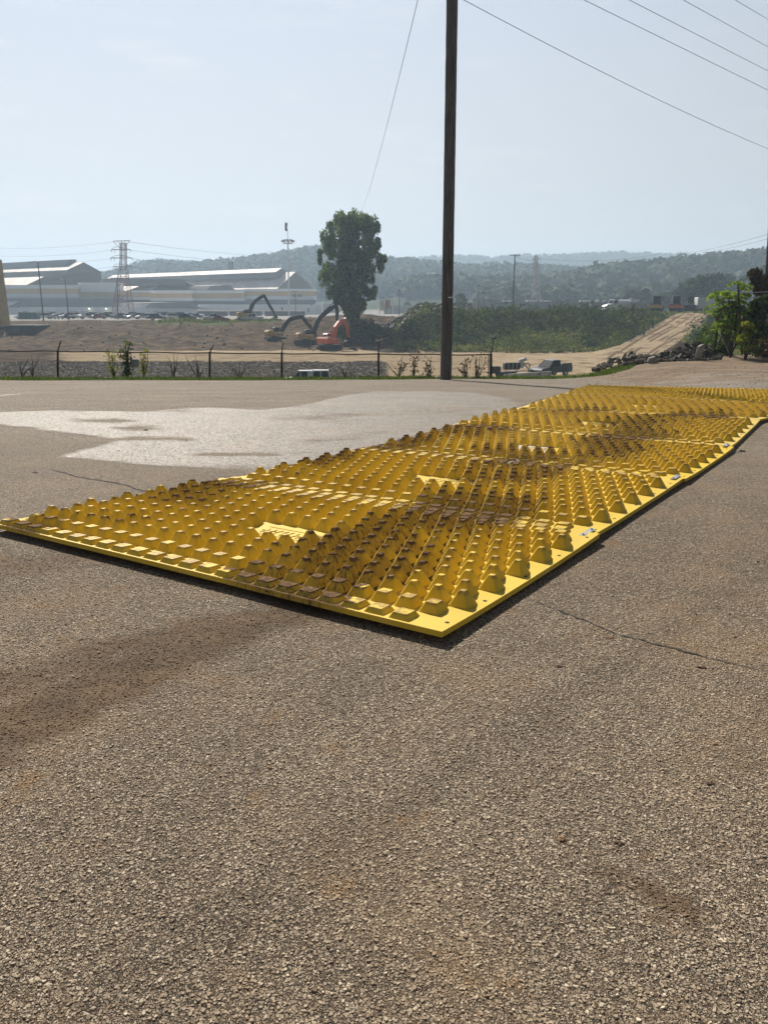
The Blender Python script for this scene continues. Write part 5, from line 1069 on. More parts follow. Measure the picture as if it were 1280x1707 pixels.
def blue_pickup():
    Y = 91.; a = P(916, 624, Y); r = thing('pickup_truck', (a.x, Y, hz(599.5, Y) - 1.87), 'dark blue-grey pickup with sun on its windscreen, facing left beyond the verge', 'pickup truck', rz=math.pi + .62)
    b = MB(); low = [(-2.6, .5), (-2.65, 1.12), (-.85, 1.14), (.95, 1.10), (2.1, 1.0), (2.5, .82), (2.55, .5)]; loft(b, [(low, .95)]); b.bbox((-1.7, .92, 1.3), (1.7, .08, .35), .03); b.bbox((-1.7, -.92, 1.3), (1.7, .08, .35), .03); b.build('body', M_PBLUE, r)
    pl = [(-.85, 1.12), (-.75, 1.78), (.25, 1.80), (1.05, 1.10)]; hw = [.88, .70, .70, .88]; V_ = [(x, -h, z) for (x, z), h in zip(pl, hw)] + [(x, h, z) for (x, z), h in zip(pl, hw)]
    MB().add(V_, [(0, 1, 2, 3), (7, 6, 5, 4), (0, 4, 5, 1), (2, 6, 7, 3)]).build('windows', M_GLASS, r); MB().bbox((-.25, 0, 1.82), (1.06, 1.42, .07), .03).build('roof', simple('lighter_blue_paint', (.10, .14, .18), .35, .1, 2), r)  # roof in a lighter blue than the body
    m = MB()
    for sy in (-1, 1): m.tube([(.98, sy * .86, 1.12), (.25, sy * .70, 1.80)], .04, 4); m.tube([(-.84, sy * .88, 1.12), (-.75, sy * .70, 1.80)], .05, 4)
    m.build('pillars', M_PBLUE, r)
    for wx in (-1.6, 1.6):
        for sy in (-1, 1): w = MB(); wheel(w, (wx, sy * .84, .40), .40, .25); w.build('wheel', [M_RUB, M_PSILV], r)
    m = MB(); m.bbox((-2.62, 0, .95), (.1, 1.5, .5), .03); m.build('tailgate', M_PDARK, r); m = MB(); m.bbox((2.53, -.65, .85), (.06, .3, .14), .02); m.build('headlight', M_SHEETW, r); m = MB(); m.bbox((2.53, .65, .85), (.06, .3, .14), .02); m.build('headlight', M_SHEETW, r)
blue_pickup()
# dark machine on a low trailer, hoop, and pale barrier
def trailer_machine():
    Y = 90.; a = P(850, 628, Y); z0 = hz(629, Y); r = thing('trailer_machine', (a.x, Y, z0), 'dark engine-driven machine on a low trailer beside the fence end post', 'machine', rz=.12)
    m = MB(); m.bbox((-1.0, 0, .55), (3.2, 1.4, .16), .03); m.bbox((-1.75, 0, .95), (1.0, 1.2, .6), .06); m.build('deck', M_DMET, r)
    m = MB(); m.bbox((.1, 0, 1.25), (1.7, 1.1, .75), .08); m.build('hopper', M_DMET, r)
    for k in range(7): MB().box((-.62 + k * .24, -.58, 1.28), (.06, .06, .66)).build('hopper_rib', M_CONC if k % 2 else M_DMET, r)
    m = MB(); m.bbox((1.2, 0, 1.5), (.5, .7, 1.0), .08); m.bbox((1.55, 0, 1.95), (.5, .35, .3), .05, rz=.3); m.tube([(1.2, 0, 1.9), (1.65, 0, 1.3), (2.2, 0, .8)], .09, 6); m.build('engine', M_PSILV, r)
    m = MB(); m.tube([(.2, -.6, .7), (1.6, -.6, .75), (2.6, -.5, .45)], .08, 6); m.build('drawbar', M_STEEL, r)
    for sx in (-1.2, -.4):
        for sy in (-1, 1): w = MB(); wheel(w, (sx, sy * .75, .33), .33, .2); w.build('wheel', [M_RUB, M_DMET], r)
trailer_machine()
a = P(873, 621, 90.5); r = thing('steel_hoop', a, 'thin bent steel hoop between the trailer machine and the blue pickup', 'hoop'); MB().tube([(-1.0, 0, -.4), (-.75, 0, .5), (-.2, 0, .95), (.45, 0, 1.05), (.6, 0, .9), (.65, 0, -.4)], .06, 6).build('bar', M_DMET, r)
a = P(879, 625, 86); r = thing('concrete_barrier', a, 'long pale concrete barrier lying in front of the blue pickup', 'barrier', rz=-.03); MB().prism([(-.35, -.5), (.35, -.5), (.2, -.1), (.12, .42), (-.12, .42), (-.2, -.1)], -2.5, 2.5, ax='x').build('block', M_CONC, r); r.rotation_euler = (0, -.07, -.05); r.scale = (1, 1, .55)

# excavators
def excavator(loc, rz, paint, label, boom, stick, bucket, track_rz=0, sc=1.0, arm=None, hide_tracks=False):
    r = thing('excavator', loc, label, 'excavator', rz=rz); r.scale = (sc, sc, sc); rot = Matrix.Rotation(track_rz, 3, 'Z'); arm = arm or M_DMET
    for sy in (-1, 1):
        m = MB(); pl = [(-2.1, .25), (-1.75, .02), (1.75, .02), (2.1, .25), (2.15, .55), (1.85, .88), (-1.85, .88), (-2.15, .55)]; m.prism(pl, sy * 1.25 - .3, sy * 1.25 + .3)
        for k in range(12): m.box((-1.8 + k * .33, sy * 1.25, .92), (.18, .62, .06)); m.box((-1.7 + k * .31, sy * 1.25, -.005), (.18, .62, .05))
        m.v = [tuple(rot @ Vector(v)) for v in m.v]; m.build('track', M_DMET, r)
    m = MB(); m.bbox((0, 0, .75), (1.8, 2.0, .5), .1); m.tube([(0, 0, .9), (0, 0, 1.12)], .7, 16); m.build('undercarriage', M_DMET, r)
    m = MB(); m.bbox((-1.15, 0, 1.72), (1.5, 2.7, 1.15), .22); m.build('counterweight', paint, r)
    m = MB(); m.bbox((.35, -.85, 1.55), (2.1, 1.0, .85), .08); m.bbox((-.1, .6, 1.5), (1.6, 1.5, .75), .08); m.build('engine_cover', paint, r)
    m = MB(); m.bbox((-.7, 0, 2.35), (.9, 1.6, .2), .05); m.tube([(-.5, .5, 2.4), (-.5, .5, 2.8)], .06, 6); m.build('deck', M_DMET, r)
    m = MB(); cab = [(-.1, 1.2), (-.1, 2.75), (.15, 2.9), (1.1, 2.9), (1.4, 1.9), (1.4, 1.2)]; m.prism(cab, .42, 1.32); m.build('cab', paint if arm is not M_DMET else M_DMET, r)
    m = MB(); g = [(.02, 1.95), (.05, 2.7), (.2, 2.8), (1.03, 2.8), (1.27, 1.95)]; V_ = [(x, 1.335, z) for x, z in g] + [(x, .405, z) for x, z in g]; n = len(g); m.add(V_, [tuple(range(n - 1, -1, -1)), tuple(range(n, 2 * n))]); m.add([(1.13, .50, 2.83), (1.13, 1.24, 2.83), (1.425, 1.24, 1.85), (1.425, .50, 1.85)], [(0, 1, 2, 3)]); m.add([(-.115, .50, 2.68), (-.115, 1.24, 2.68), (-.115, 1.24, 1.95), (-.115, .50, 1.95)], [(3, 2, 1, 0)]); m.build('cab_glass', M_GLASS, r)
    def limb(name, pts, w, th, mat):
        m = MB(); V_ = []; n = len(pts)
        up = []
        for i, p in enumerate(pts):
            p = Vector((p[0], 0, p[1])); d = (Vector((pts[min(i + 1, n - 1)][0], 0, pts[min(i + 1, n - 1)][1])) - Vector((pts[max(0, i - 1)][0], 0, pts[max(0, i - 1)][1]))).normalized(); nn = Vector((-d.z, 0, d.x)); t = th[i]
            for sy in (-1, 1):
                for sn in (-1, 1): V_.append(p + nn * t * sn + Vector((0, sy * w, 0)) + Vector((0, -.15, 0)))
        fs = []
        for i in range(n - 1): a = i * 4; b = a + 4; fs += [(a, a + 1, b + 1, b), (a + 3, a + 2, b + 2, b + 3), (a + 1, a + 3, b + 3, b + 1), (a + 2, a, b, b + 2)]
        fs += [(0, 2, 3, 1), (n * 4 - 4, n * 4 - 3, n * 4 - 1, n * 4 - 2)]; m.add(V_, fs); return m.build(name, mat, r)
    limb('boom', boom, .24, [.30] + [.42] * (len(boom) - 2) + [.22], arm); limb('stick', stick, .19, [.32, .34, .16], arm)
    m = MB(); k = len(boom) // 2; m.tube([Vector((boom[0][0] + .5, -.15, boom[0][1] - .2)), Vector((boom[k][0], -.15, boom[k][1] - .25))], .09, 6); m.tube([Vector((boom[k][0], -.15, boom[k][1] + .45)), Vector((stick[0][0], -.15, stick[0][1] + .15))], .09, 6); m.tube([Vector((stick[0][0] + .1, -.15, stick[0][1] + .1)), Vector((stick[-1][0] + .35, -.15, stick[-1][1] + .3))], .075, 6); m.build('hydraulic_rams', M_DMET, r)
    bx, bz = bucket; m = MB(); m.prism([(bx - .1, bz + .2), (bx + .55, bz), (bx + .6, bz - .75), (bx + .1, bz - 1.15), (bx - .65, bz - .85), (bx - .5, bz - .55), (bx - .2, bz - .3)], -.75, .45); m.build('bucket', M_DMET, r)
    return r
def exloc(px, py, Y):
    a = P(px, py, Y); return (a.x, Y, a.z)
# poses: boom and stick in metres forward/up of the slew centre
excavator(exloc(459, 570, 165), .42, M_MYEL, 'yellow excavator farthest left, its dark arm arched over to the right', [(.9, 1.5), (2.1, 3.5), (3.1, 4.4), (5.0, 4.85), (5.9, 4.9)], [(5.6, 5.2), (6.6, 3.8), (8.1, 1.9)], (8.1, 1.8))
excavator(exloc(511, 575, 158), .30, M_MYEL, 'middle yellow excavator with its tall dark arm raised high', [(.9, 1.5), (2.1, 4.2), (3.0, 5.4), (5.0, 6.9), (6.1, 7.6)], [(5.8, 8.1), (6.2, 6.4), (6.0, 3.6)], (6.0, 3.4), track_rz=-.4)
excavator(exloc(549, 584, 143), .95, M_MORG, 'orange-red excavator seen from behind, nearest of the diggers', [(.9, 1.5), (1.6, 3.8), (2.6, 4.6), (4.2, 5.2)], [(4.1, 5.4), (5.0, 3.8), (5.4, 2.0)], (5.4, 1.9), track_rz=-.75, arm=M_MORG)
excavator(exloc(409, 536, 204), .35, M_MYEL, 'distant excavator whose dark bent arm rises above the white pickup', [(.9, 1.5), (1.6, 3.6), (2.6, 4.9), (4.0, 5.8), (5.0, 6.2)], [(4.8, 6.5), (6.2, 3.9), (7.4, 1.7)], (7.4, 1.5))

# white tank truck, rollers, loader, trailers on the yard
def tank_truck():
    Y = 186.; a = groundat(1029, Y); r = thing('tank_truck', (a.x, Y, hz(521, Y)), 'white bonneted truck with a tank behind the cab, on the yard above the weeds', 'truck', rz=math.pi + .25)
    m = MB(); m.bbox((0, 0, .8), (7.2, .9, .25), .05); m.build('chassis', M_DMET, r)
    m = MB(); m.prism([(1.9, .75), (1.9, 1.95), (3.1, 1.65), (3.5, 1.35), (3.55, .6), (1.9, .6)], -.95, .95); m.build('bonnet', M_PWHITE, r)
    m = MB(); m.prism([(.5, .75), (.5, 2.75), (.7, 2.85), (1.5, 2.85), (1.9, 1.95), (1.9, .75)], -1.1, 1.1); m.build('cab', M_PWHITE, r)
    m = MB(); m.add([(1.56, -.95, 2.75), (1.56, .95, 2.75), (1.93, .95, 2.0), (1.93, -.95, 2.0)], [(0, 1, 2, 3)]); m.add([(.8, 1.115, 2.0), (.8, 1.115, 2.65), (1.5, 1.115, 2.65), (1.75, 1.115, 2.0)], [(0, 1, 2, 3)]); m.add([(.8, -1.115, 2.0), (.8, -1.115, 2.65), (1.5, -1.115, 2.65), (1.75, -1.115, 2.0)], [(3, 2, 1, 0)]); m.build('cab_windows', M_GLASS, r)
    m = MB(); m.tube([(-3.2, 0, 1.85), (-3.1, 0, 1.85), (.2, 0, 1.85), (.3, 0, 1.85)], [.7, .95, .95, .7], 16); m.build('tank', M_PWHITE, r); MB().bbox((-3.5, 0, 1.3), (.5, 1.6, .8), .1).build('pump_box', M_DMET, r)
    for wx in (2.7, -1.4, -2.6):
        for sy in (-1, 1): w = MB(); wheel(w, (wx, sy * .95, .5), .5, .3); w.build('wheel', [M_RUB, M_PWHITE], r)
tank_truck()
def roller(px, Y, rz, drum, label):
    a = groundat(px, Y); r = thing('soil_compactor', (a.x, Y, hz(520, Y)), label, 'road roller', rz=rz); r.scale = (1.15, 1.15, 1.15); m = MB()
    m.tube([(2.2, -1.05, .75), (2.2, 1.05, .75)], .75, 20)
    for k in range(12):
        for j in range(5): t = k * math.pi / 6 + (j % 2) * .26; m.box((2.2 + math.cos(t) * .78, -.84 + j * .42, .75 + math.sin(t) * .78), (.14, .16, .14))
    m.build('drum', M_DMET, r); m = MB(); m.bbox((2.2, -1.2, .95), (2.2, .18, .45), .04); m.bbox((2.2, 1.2, .95), (2.2, .18, .45), .04); m.bbox((3.25, 0, 1.0), (.2, 2.5, .5), .04); m.bbox((1.15, 0, 1.1), (.25, 2.5, .55), .04); m.build('drum_frame', drum, r)
    m = MB(); m.bbox((-1.3, 0, 1.35), (2.2, 1.5, .9), .15); m.build('engine_cover', drum, r); m = MB(); m.bbox((.25, 0, 1.15), (1.3, 1.6, .5), .06); m.build('platform', M_DMET, r)
    m = MB()
    for sx in (-.35, .85):
        for sy in (-.72, .72): m.tube([(sx, sy, 1.3), (sx, sy, 2.95)], .10, 5)
    m.build('cab_pillars', M_MGRN, r); MB().bbox((.25, 0, 3.0), (1.6, 1.75, .14), .05).build('cab_roof', M_MGRN, r); MB().box((.25, 0, 2.15), (1.12, 1.36, 1.5)).build('cab_glass', M_GLASS, r)
    for sy in (-1, 1): w = MB(); wheel(w, (-1.1, sy * .9, .72), .72, .5); w.build('wheel', [M_RUB, M_DMET], r)
roller(1094, 183, math.pi + 1.15, M_MYEL, 'soil compactor with a pale yellow frame and green cab, left of the orange one')
roller(1127, 181, math.pi + 1.15, M_MORG, 'soil compactor with a red-orange drum frame, right of the yellow one')
a = groundat(1150, 186); r = thing('wheel_loader', (a.x, 186, hz(519.5, 186)), 'dark brown wheel loader standing against the white trailer', 'loader', rz=math.pi + 1.2)
m = MB(); m.bbox((-1.4, 0, 1.6), (2.4, 1.7, 1.2), .15); m.bbox((.6, 0, 1.3), (1.6, 1.2, .7), .1); m.build('body', simple('brown_machine_paint', (.13, .085, .05), .7, .3, 2), r); m = MB(); m.bbox((0, 0, 2.7), (1.4, 1.4, 1.3), .1); m.build('cab', M_DMET, r)
m = MB(); m.prism([(2.6, .2), (3.5, .1), (3.3, 1.4), (2.6, 1.1)], -1.3, 1.3); m.build('bucket', M_DMET, r); m = MB(); m.tube([(.8, .5, 1.7), (2.0, .5, 1.5), (2.9, .5, .7)], .12, 6); m.tube([(.8, -.5, 1.7), (2.0, -.5, 1.5), (2.9, -.5, .7)], .12, 6); m.build('lift_arm', M_DMET, r)
for wx in (-1.6, 1.4):
    for sy in (-1, 1): w = MB(); wheel(w, (wx, sy * 1.0, .75), .75, .5); w.build('wheel', [M_RUB, M_DMET], r)
def trailer(px0, px1, pyt, pyb, Y, label, paint=M_SHEETW):
    a, b = P(px0, pyb, Y), P(px1, pyb, Y); zt_, zb = hz(pyt, Y), hz(pyb, Y); r = thing('box_trailer', (a + b) / 2, label, 'trailer'); L = b.x - a.x; H = zt_ - zb
    MB().bbox((0, 0, H / 2), (L, 2.5, H), .06).build('box', paint, r); m = MB(); m.box((0, 0, -.2), (L * .96, .9, .22)); m.box((L * .3, 0, -.45), (.2, 1.8, .5)); m.build('chassis', M_DMET, r)
    for k in range(int(L / .9)): MB().box((-L / 2 + .5 + k * .9, -1.27, H / 2), (.05, .04, H * .94)).build('side_rib', paint, r)
    for sx in (-.36, -.22, .30, .42):
        for sy in (-1, 1): w = MB(); wheel(w, (L * sx, sy * 1.0, -.45), .45, .3); w.build('wheel', [M_RUB, M_PSILV], r)
trailer(1158, 1190, 496, 515, 188, 'white box trailer at the head of the dirt ramp'); trailer(1222, 1248, 500, 515, 200, 'pale grey box trailer half hidden behind the gate post', M_PSILV)
a = P(1045, 566, 146)
# ------------------------------------------------------------------ yard structures
def longwall(px0, px1, pyt, Y, mat, label, depth=1.2, name='retaining_wall', cat='wall', ribs=0, Y2=None):
    a = groundat(px0, Y); b = groundat(px1, Y2 or Y); z0 = min(a.z, b.z) - .5; top = hz(pyt, Y); c = (a + b) / 2; r = thing(name, (c.x, c.y, z0), label, cat); L = (b - a).length; ang = math.atan2(b.y - a.y, b.x - a.x); r.rotation_euler = (0, 0, ang)
    MB().bbox((0, depth / 2, (top - z0) / 2), (L, depth, top - z0), .05).build('panel', mat, r)
    if ribs:
        for k in range(ribs): MB().box((-L / 2 + (k + .5) * L / ribs, -.1, (top - z0) / 2), (.25, .2, top - z0)).build('rib', mat, r)
    return r
longwall(812, 1135, 503.5, 330, simple('grey_wall_concrete', (.19, .185, .18), .9, .12, .2), 'long grey wall running behind the tank truck and the compactors', ribs=22, Y2=330)
longwall(640, 745, 508.5, 420, M_CONC, 'thin pale barrier wall left of the tall pole, at the foot of the hills', .5, 'barrier_wall')
longwall(430, 560, 506, 455, M_CONC, 'thin pale wall beyond the mill, left of the lone tree', .5, 'barrier_wall')
longwall(755, 862, 520.0, 205, M_SIDEB, 'long dark flatbed load standing just right of the tall pole', 2.5, 'dark_flat_load', 'trailer', 9)
longwall(985, 1090, 505, 300, simple('brown_embankment_wall', (.14, .10, .075), .9, .2, .2), 'brown low wall behind the tank truck', 2, 'brown_wall', 'wall', 0)
rnd = random.Random(4)
for k in range(9):
    px = 820 + k * 30 + rnd.uniform(-6, 6); Y = 345; a = groundat(px, Y); r = car(rnd.choice(('sedan', 'suv')), rnd.choice((M_PWHITE, M_PSILV, M_PDARK)), (a.x, Y, hz(504.5, Y)), rnd.uniform(-.2, .2), 'small car on the raised road, ' + ('left of the tall crossarm pole', 'just right of the tall crossarm pole', 'left of the narrow pylon foot', 'right of the narrow pylon foot', 'below the red-brown hillside building', 'midway from the pylon to the tank truck', 'left of the tank truck cab', 'behind the tank truck', 'right of the tank truck')[k], 'cars on the road behind the grey wall')
r = longwall(760, 1180, 504.6, 341, simple('road_deck', (.22, .215, .21), .9, .1, .1), 'raised road deck carrying cars behind the long grey wall', 14, 'road_embankment', 'road embankment')
# red and white panel frame
a = P(644, 524, 225); r = thing('panel_frame', a, 'small white and red panelled frame at the foot of the hills', 'frame'); W_, H_ = 3.6, hz(499, 225) - a.z
for k in range(4): x_ = -W_ / 2 + k * W_ / 3; MB().box((x_, 0, H_ / 2), (.22, .22, H_)).build('upright', M_SHEETW, r)
MB().box((W_ * .17, .15, H_ * .66), (W_ / 3 - .3, .1, H_ * .6)).build('red_panel', M_SHEETR, r); MB().box((-W_ * .33, .15, H_ * .6), (W_ / 3 - .3, .1, H_ * .7)).build('pale_panel', M_SHEETW, r); MB().box((-W_ * .02, .15, H_ * .6), (.5, .1, H_ * .7)).build('pale_panel', M_PSILV, r)
MB().box((0, 0, H_ + .1), (W_ + .2, .3, .2)).build('top_beam', M_SHEETW, r)
# yellow column and dark retaining block at the far left
a = P(-17, 543, 190); r = thing('yellow_column', a, 'ochre yellow tapering column at the left edge of the picture', 'column'); t_ = P(-18, 432, 190) - a; w0, w1 = 3.4, 2.0
MB().add([(-w0, -w0, 0), (w0, -w0, 0), (w0, w0, 0), (-w0, w0, 0), (t_.x - w1, -w1, t_.z), (t_.x + w1, -w1, t_.z), (t_.x + w1, w1, t_.z), (t_.x - w1, w1, t_.z)], [(0, 1, 5, 4), (1, 2, 6, 5), (2, 3, 7, 6), (3, 0, 4, 7), (4, 5, 6, 7)]).build('shaft', M_YCOL, r); MB().bbox((0, -.2, -.3), (7.4, 7.4, .5), .1).build('base', M_CONC, r)
a = P(38, 578, 176); r = thing('concrete_abutment', a, 'dark concrete block wall under the car park at far left', 'wall'); H_ = hz(542, 176) - a.z; MB().bbox((0, 4, H_ / 2), (6.6, 8, H_), .15).build('block', M_BLOCK, r)
for k in range(3): MB().box((-2.6 + k * 2.6, -.08, H_ / 2 - .2), (.4, .16, H_ * .9)).build('rib', M_BLOCK, r)
a = groundat(90, 214); r = thing('kerb_wall', (a.x, 212, hz(541, 212)), 'low pale kerb wall along the edge of the car park', 'kerb'); MB().bbox((0, 0, .45), (27, .5, .9), .05).build('kerb', M_CONC, r)

# poles and masts
def lightpole(px, pyt, pyb, Y, label, kind='T', r0=.14, lean=0, mat=None, cat='light pole', arm=1.8, group=None):
    a = P(px, pyb, Y); b = P(px + lean, pyt, Y); t = thing('light_pole' if kind != 'X' else 'utility_pole', a, label, cat, group); v = b - a; MB().tube([(0, 0, -1), v], [r0, r0 * .6], 8).build('shaft', mat or M_WOODFAR, t)
    if kind == 'T': MB().box(v + Vector((0, 0, -.1)), (arm * 2, .16, .18)).build('crossarm', mat or M_WOODFAR, t); [MB().bbox(v + Vector((s * arm * .9, 0, .1)), (.5, .35, .22), .05).build('lamp_head', M_STEEL, t) for s in (-1, 1)]
    if kind == 'L': MB().tube([v, v + Vector((-arm * .5, 0, .25)), v + Vector((-arm, 0, .2))], .07, 5).build('arm', mat or M_WOODFAR, t); MB().bbox(v + Vector((-arm, 0, .12)), (.9, .4, .25), .06).build('lamp_head', M_STEEL, t)
    if kind == 'X':
        MB().box(v + Vector((0, 0, -.25)), (arm * 2, .14, .16)).build('crossarm', M_WOODFAR, t)
        for s in (-1, -.45, .45, 1): MB().tube([v + Vector((s * arm * .92, 0, -.2)), v + Vector((s * arm * .92, 0, .12))], .06, 5).build('insulator', M_STEEL, t)
        MB().bbox(v + Vector((.25, 0, -2.2)), (.4, .4, .7), .06).build('transformer', M_PSILV, t)
    return t
lightpole(74, 437, 543, 205, 'leaning pole with a lamp, farthest left in front of the mill', 'L', .20, -10, M_SIDE, arm=1.2)
lightpole(116, 466, 540, 215, 'shorter leaning lamp pole in front of the mill, left of the pylon', 'L', .17, -7, M_SIDE, arm=.8)
lightpole(196, 462, 536, 240, 'dark pole close against the left side of the big pylon', 'X', .17, 0, M_SIDE, 'utility pole', 2.0)
lightpole(492.5, 485, 530, 300, 'slim pole beside the high mast at the right end of the mill', 'X', .15, 0, None, 'utility pole', 1.3)
lightpole(665.5, 483, 522, 230, 'small T-topped pole left of the tall wooden pole', 'T', .12, -.5, None, arm=.55)
lightpole(797, 475, 524, 240, 'T-topped pole, left one of the close pair right of the tall pole', 'T', .12, .5, None, arm=.8); lightpole(806, 487, 522, 235, 'T-topped pole, shorter right one of the close pair', 'T', .12, 0, None, arm=.9)
lightpole(773, 488, 518, 320, 'thin bare pole right of the dark tree beside the tall pole', 'L', .12, 0, None, arm=.6)
lightpole(854.5, 423.5, 523, 200, 'tall wooden pole with a crossarm, in front of the hills right of centre', 'X', .20, 3.5, None, 'utility pole', 1.35)
lightpole(1213, 418, 444, 560, 'tall pole on the wooded skyline at right', 'L', .35, 1, None, 'utility pole', .8); lightpole(1199, 423, 444, 580, 'thin pole on the skyline left of the taller one', 'L', .25, 0, None, 'utility pole', .8)
wire('overhead_wire', P(857, 425, 200), P(895, 432, 380), 1, .05, 'short wire from the crossarm pole to the right pylon'); wire('overhead_wire', P(896, 430, 380), P(1100, 423, 330), 2, .05, 'wire running right from the pylon along the hill tops')
wire('overhead_wire', P(1095, 421, 330), P(1300, 384, 120), 1.5, .035, 'upper of two wires rising to the right edge above the hills'); wire('overhead_wire', P(1110, 421, 330), P(1300, 392, 125), 1.5, .03, 'lower of two wires rising to the right edge above the hills')
# high mast with a ring of lights and a flag
a = P(482, 527, 330); r = thing('high_mast_light', a, 'very tall white mast with a ring of lights and a flag on top', 'light mast'); v = P(480, 400, 330) - a; MB().tube([(0, 0, -1), v], [.36, .22], 10).build('mast', M_SHEETW, r)
m = MB()
for z_ in (0, -1.3):
    pts = [v + Vector((1.9 * math.cos(k * .5236), 1.9 * math.sin(k * .5236), z_)) for k in range(13)]; m.tube(pts, .12, 5)
    for k in range(4): m.tube([v + Vector((0, 0, z_)), pts[k * 3]], .08, 4)
m.build('lamp_ring', M_STEEL, r)
for k in range(8): t_ = k * .785; MB().bbox(v + Vector((2.2 * math.cos(t_), 2.2 * math.sin(t_), -.5)), (.9, .6, .7), .1).build('floodlight', M_PSILV, r)
w_ = P(479, 370, 330) - a; MB().tube([v, w_], [.12, .06], 6).build('flagpole', M_STEEL, r)
fl = MB(); n = 8; vs = []
for k in range(n + 1):
    for s in range(3): vs.append(w_ + Vector((-.1 - .9 * s / 2 + .1 * math.sin(k), .25 * math.sin(k * 1.3 + s), -.2 - 3.2 * k / n)))
fl.add(vs, [(k * 3 + s, k * 3 + s + 1, k * 3 + s + 4, k * 3 + s + 3) for k in range(n) for s in range(2)]); fl.build('flag', simple('faded_dark_flag', (.10, .06, .09), .8, .4, 1), r)
# pylons
def pylon(px, pyt, pyb, Y, w0, w1, arms, label, lower=None, waist=None):
    a = P(px, pyb, Y); b = P(px, pyt, Y); H = b.z - a.z; r = thing('lattice_pylon', a, label, 'pylon'); dx = b.x - a.x; hw = lambda z: (w1 + (w0 - w1) * max(0, 1 - z / (H * waist)) ** 1.0) if waist else w0 + (w1 - w0) * z / H
    zs = [0]; 
    while zs[-1] < H - .5: zs.append(min(H, zs[-1] + max(1.6, hw(zs[-1]) * 1.5)))
    for part, (z0, z1, mt) in {'lower_lattice': (0, H * .55, lower or M_PYLON), 'upper_lattice': (H * .55, H, M_PYLON)}.items():
        m = MB(); t = .09
        for i in range(len(zs) - 1):
            if not (z0 <= zs[i] < z1): continue
            za, zb = zs[i], zs[i + 1]; ha, hb = hw(za), hw(zb); ca = [Vector((dx * za / H + sx * ha, sy * ha, za)) for sx, sy in ((-1, -1), (1, -1), (1, 1), (-1, 1))]; cb = [Vector((dx * zb / H + sx * hb, sy * hb, zb)) for sx, sy in ((-1, -1), (1, -1), (1, 1), (-1, 1))]
            for k in range(4): q = (k + 1) % 4; m.tube([ca[k], cb[k]], .13, 4, caps=False); m.tube([ca[k], cb[q]], t * .7, 3, caps=False); m.tube([ca[q], cb[k]], t * .7, 3, caps=False); m.tube([cb[k], cb[q]], t * .7, 3, caps=False)
        m.build(part, mt, r)
    for (py, x0, x1) in arms:
        z = P(px, py, Y).z - a.z; xa = P(x0, py, Y).x - a.x; xb = P(x1, py, Y).x - a.x; h = hw(z); m = MB()
        for sy in (-1, 1): m.tube([Vector((xa, 0, z)), Vector((0, sy * h, z))], .11, 4); m.tube([Vector((xb, 0, z)), Vector((0, sy * h, z))], .11, 4)
        m.tube([Vector((xa, 0, z)), Vector((xb, 0, z))], .12, 4); m.tube([Vector((xa, 0, z)), Vector((-h, 0, z + .9)), Vector((h, 0, z + .9)), Vector((xb, 0, z))], .07, 4)
        m.build('crossarm', M_PYLON, r)
        if py > pyt + 5:
            for xx in (xa, xa * .55, xb): MB().tube([(xx, 0, z), (xx, 0, z - 1.0)], .12, 5).build('insulator', M_STEEL, r)
    return r
pylon(206, 405, 532, 300, 3.3, .9, [(416, 186, 218), (430, 185, 221), (444.5, 189, 219)], 'large lattice power pylon with four arms in front of the mill, reddish legs', M_PYLR, .75)
a = P(203, 402, 300); r = thing('pylon_earth_peak', a, 'wide inverted triangle head of steel on top of the large left pylon', 'pylon head'); m = MB(); m.tube([(-3, 0, 0), (3, 0, .2)], .12, 4); m.tube([(-3, 0, 0), (0, 0, -3.2), (3, 0, .2)], .1, 4); m.tube([(0, 0, 0), (0, 0, -3.2)], .1, 4); m.tube([(-1.5, 0, 0), (0, 0, -2), (1.5, 0, 0)], .07, 4); m.build('frame', M_PYLON, r)
pylon(893, 426, 520, 380, 2.4, .6, [(432, 887, 900), (441, 885, 902), (448, 885, 901)], 'narrow lattice pylon in front of the wooded hills at right', None, .85)
for k, (y0, y1) in enumerate(((417, 424), (431, 436), (445, 449), (403, 411))):
    wire('overhead_wire', P(187 if k < 3 else 190, y0, 300), P(-60, y1 - 1, 330), 1.5, .035, ('upper', 'middle', 'lower', 'topmost')[k] + ' faint power line running left from the large pylon'); wire('overhead_wire', P(219 if k < 3 else 214, y0, 300), P(560, y1 + 14, 640), 3, .05, ('upper', 'middle', 'lower', 'topmost')[k] + ' faint power line running right from the large pylon')

# ------------------------------------------------------------------ the mill
def prismpx(parent, prof, Y, d, roof, name, wallmat, off=0.0, roofname='roof', roofmat=None):
    o = parent.location; A = [P(q[0], q[1], Y + (q[2] if len(q) > 2 else 0)) + Vector(d).normalized() * off for q in prof]; B = [p + Vector(d) for p in A]; n = len(prof); w = MB(); rf = MB(); V_ = [p - o for p in A + B]
    w.add(V_, [tuple(range(n)), tuple(range(2 * n - 1, n - 1, -1))])
    for i in range(n):
        q = (i + 1) % n; (rf if i in roof else w).add([V_[i], V_[q], V_[n + q], V_[n + i]], [(0, 3, 2, 1)])
    w.build(name, wallmat, parent)
    if rf.v: rf.build(roofname, roofmat or M_ROOF, parent)
def wallpx(parent, x0, x1, y0, y1, Y, depth, mat, name):
    o = parent.location; a = P(x0, y0, Y); b = P(x1, y0, Y); c = P(x0, y1, Y); W_ = b.x - a.x; H_ = a.z - c.z; MB().box(Vector(((a.x + b.x) / 2, Y + depth / 2, (a.z + c.z) / 2)) - o, (W_, depth, H_)).build(name, mat, parent)
mill = thing('steel_mill', (P(90, 530, 400).x, 400, zg(P(90, 530, 400).x, 400)), 'left gabled hall of the mill with white and ochre bands and roller doors', 'factory building')
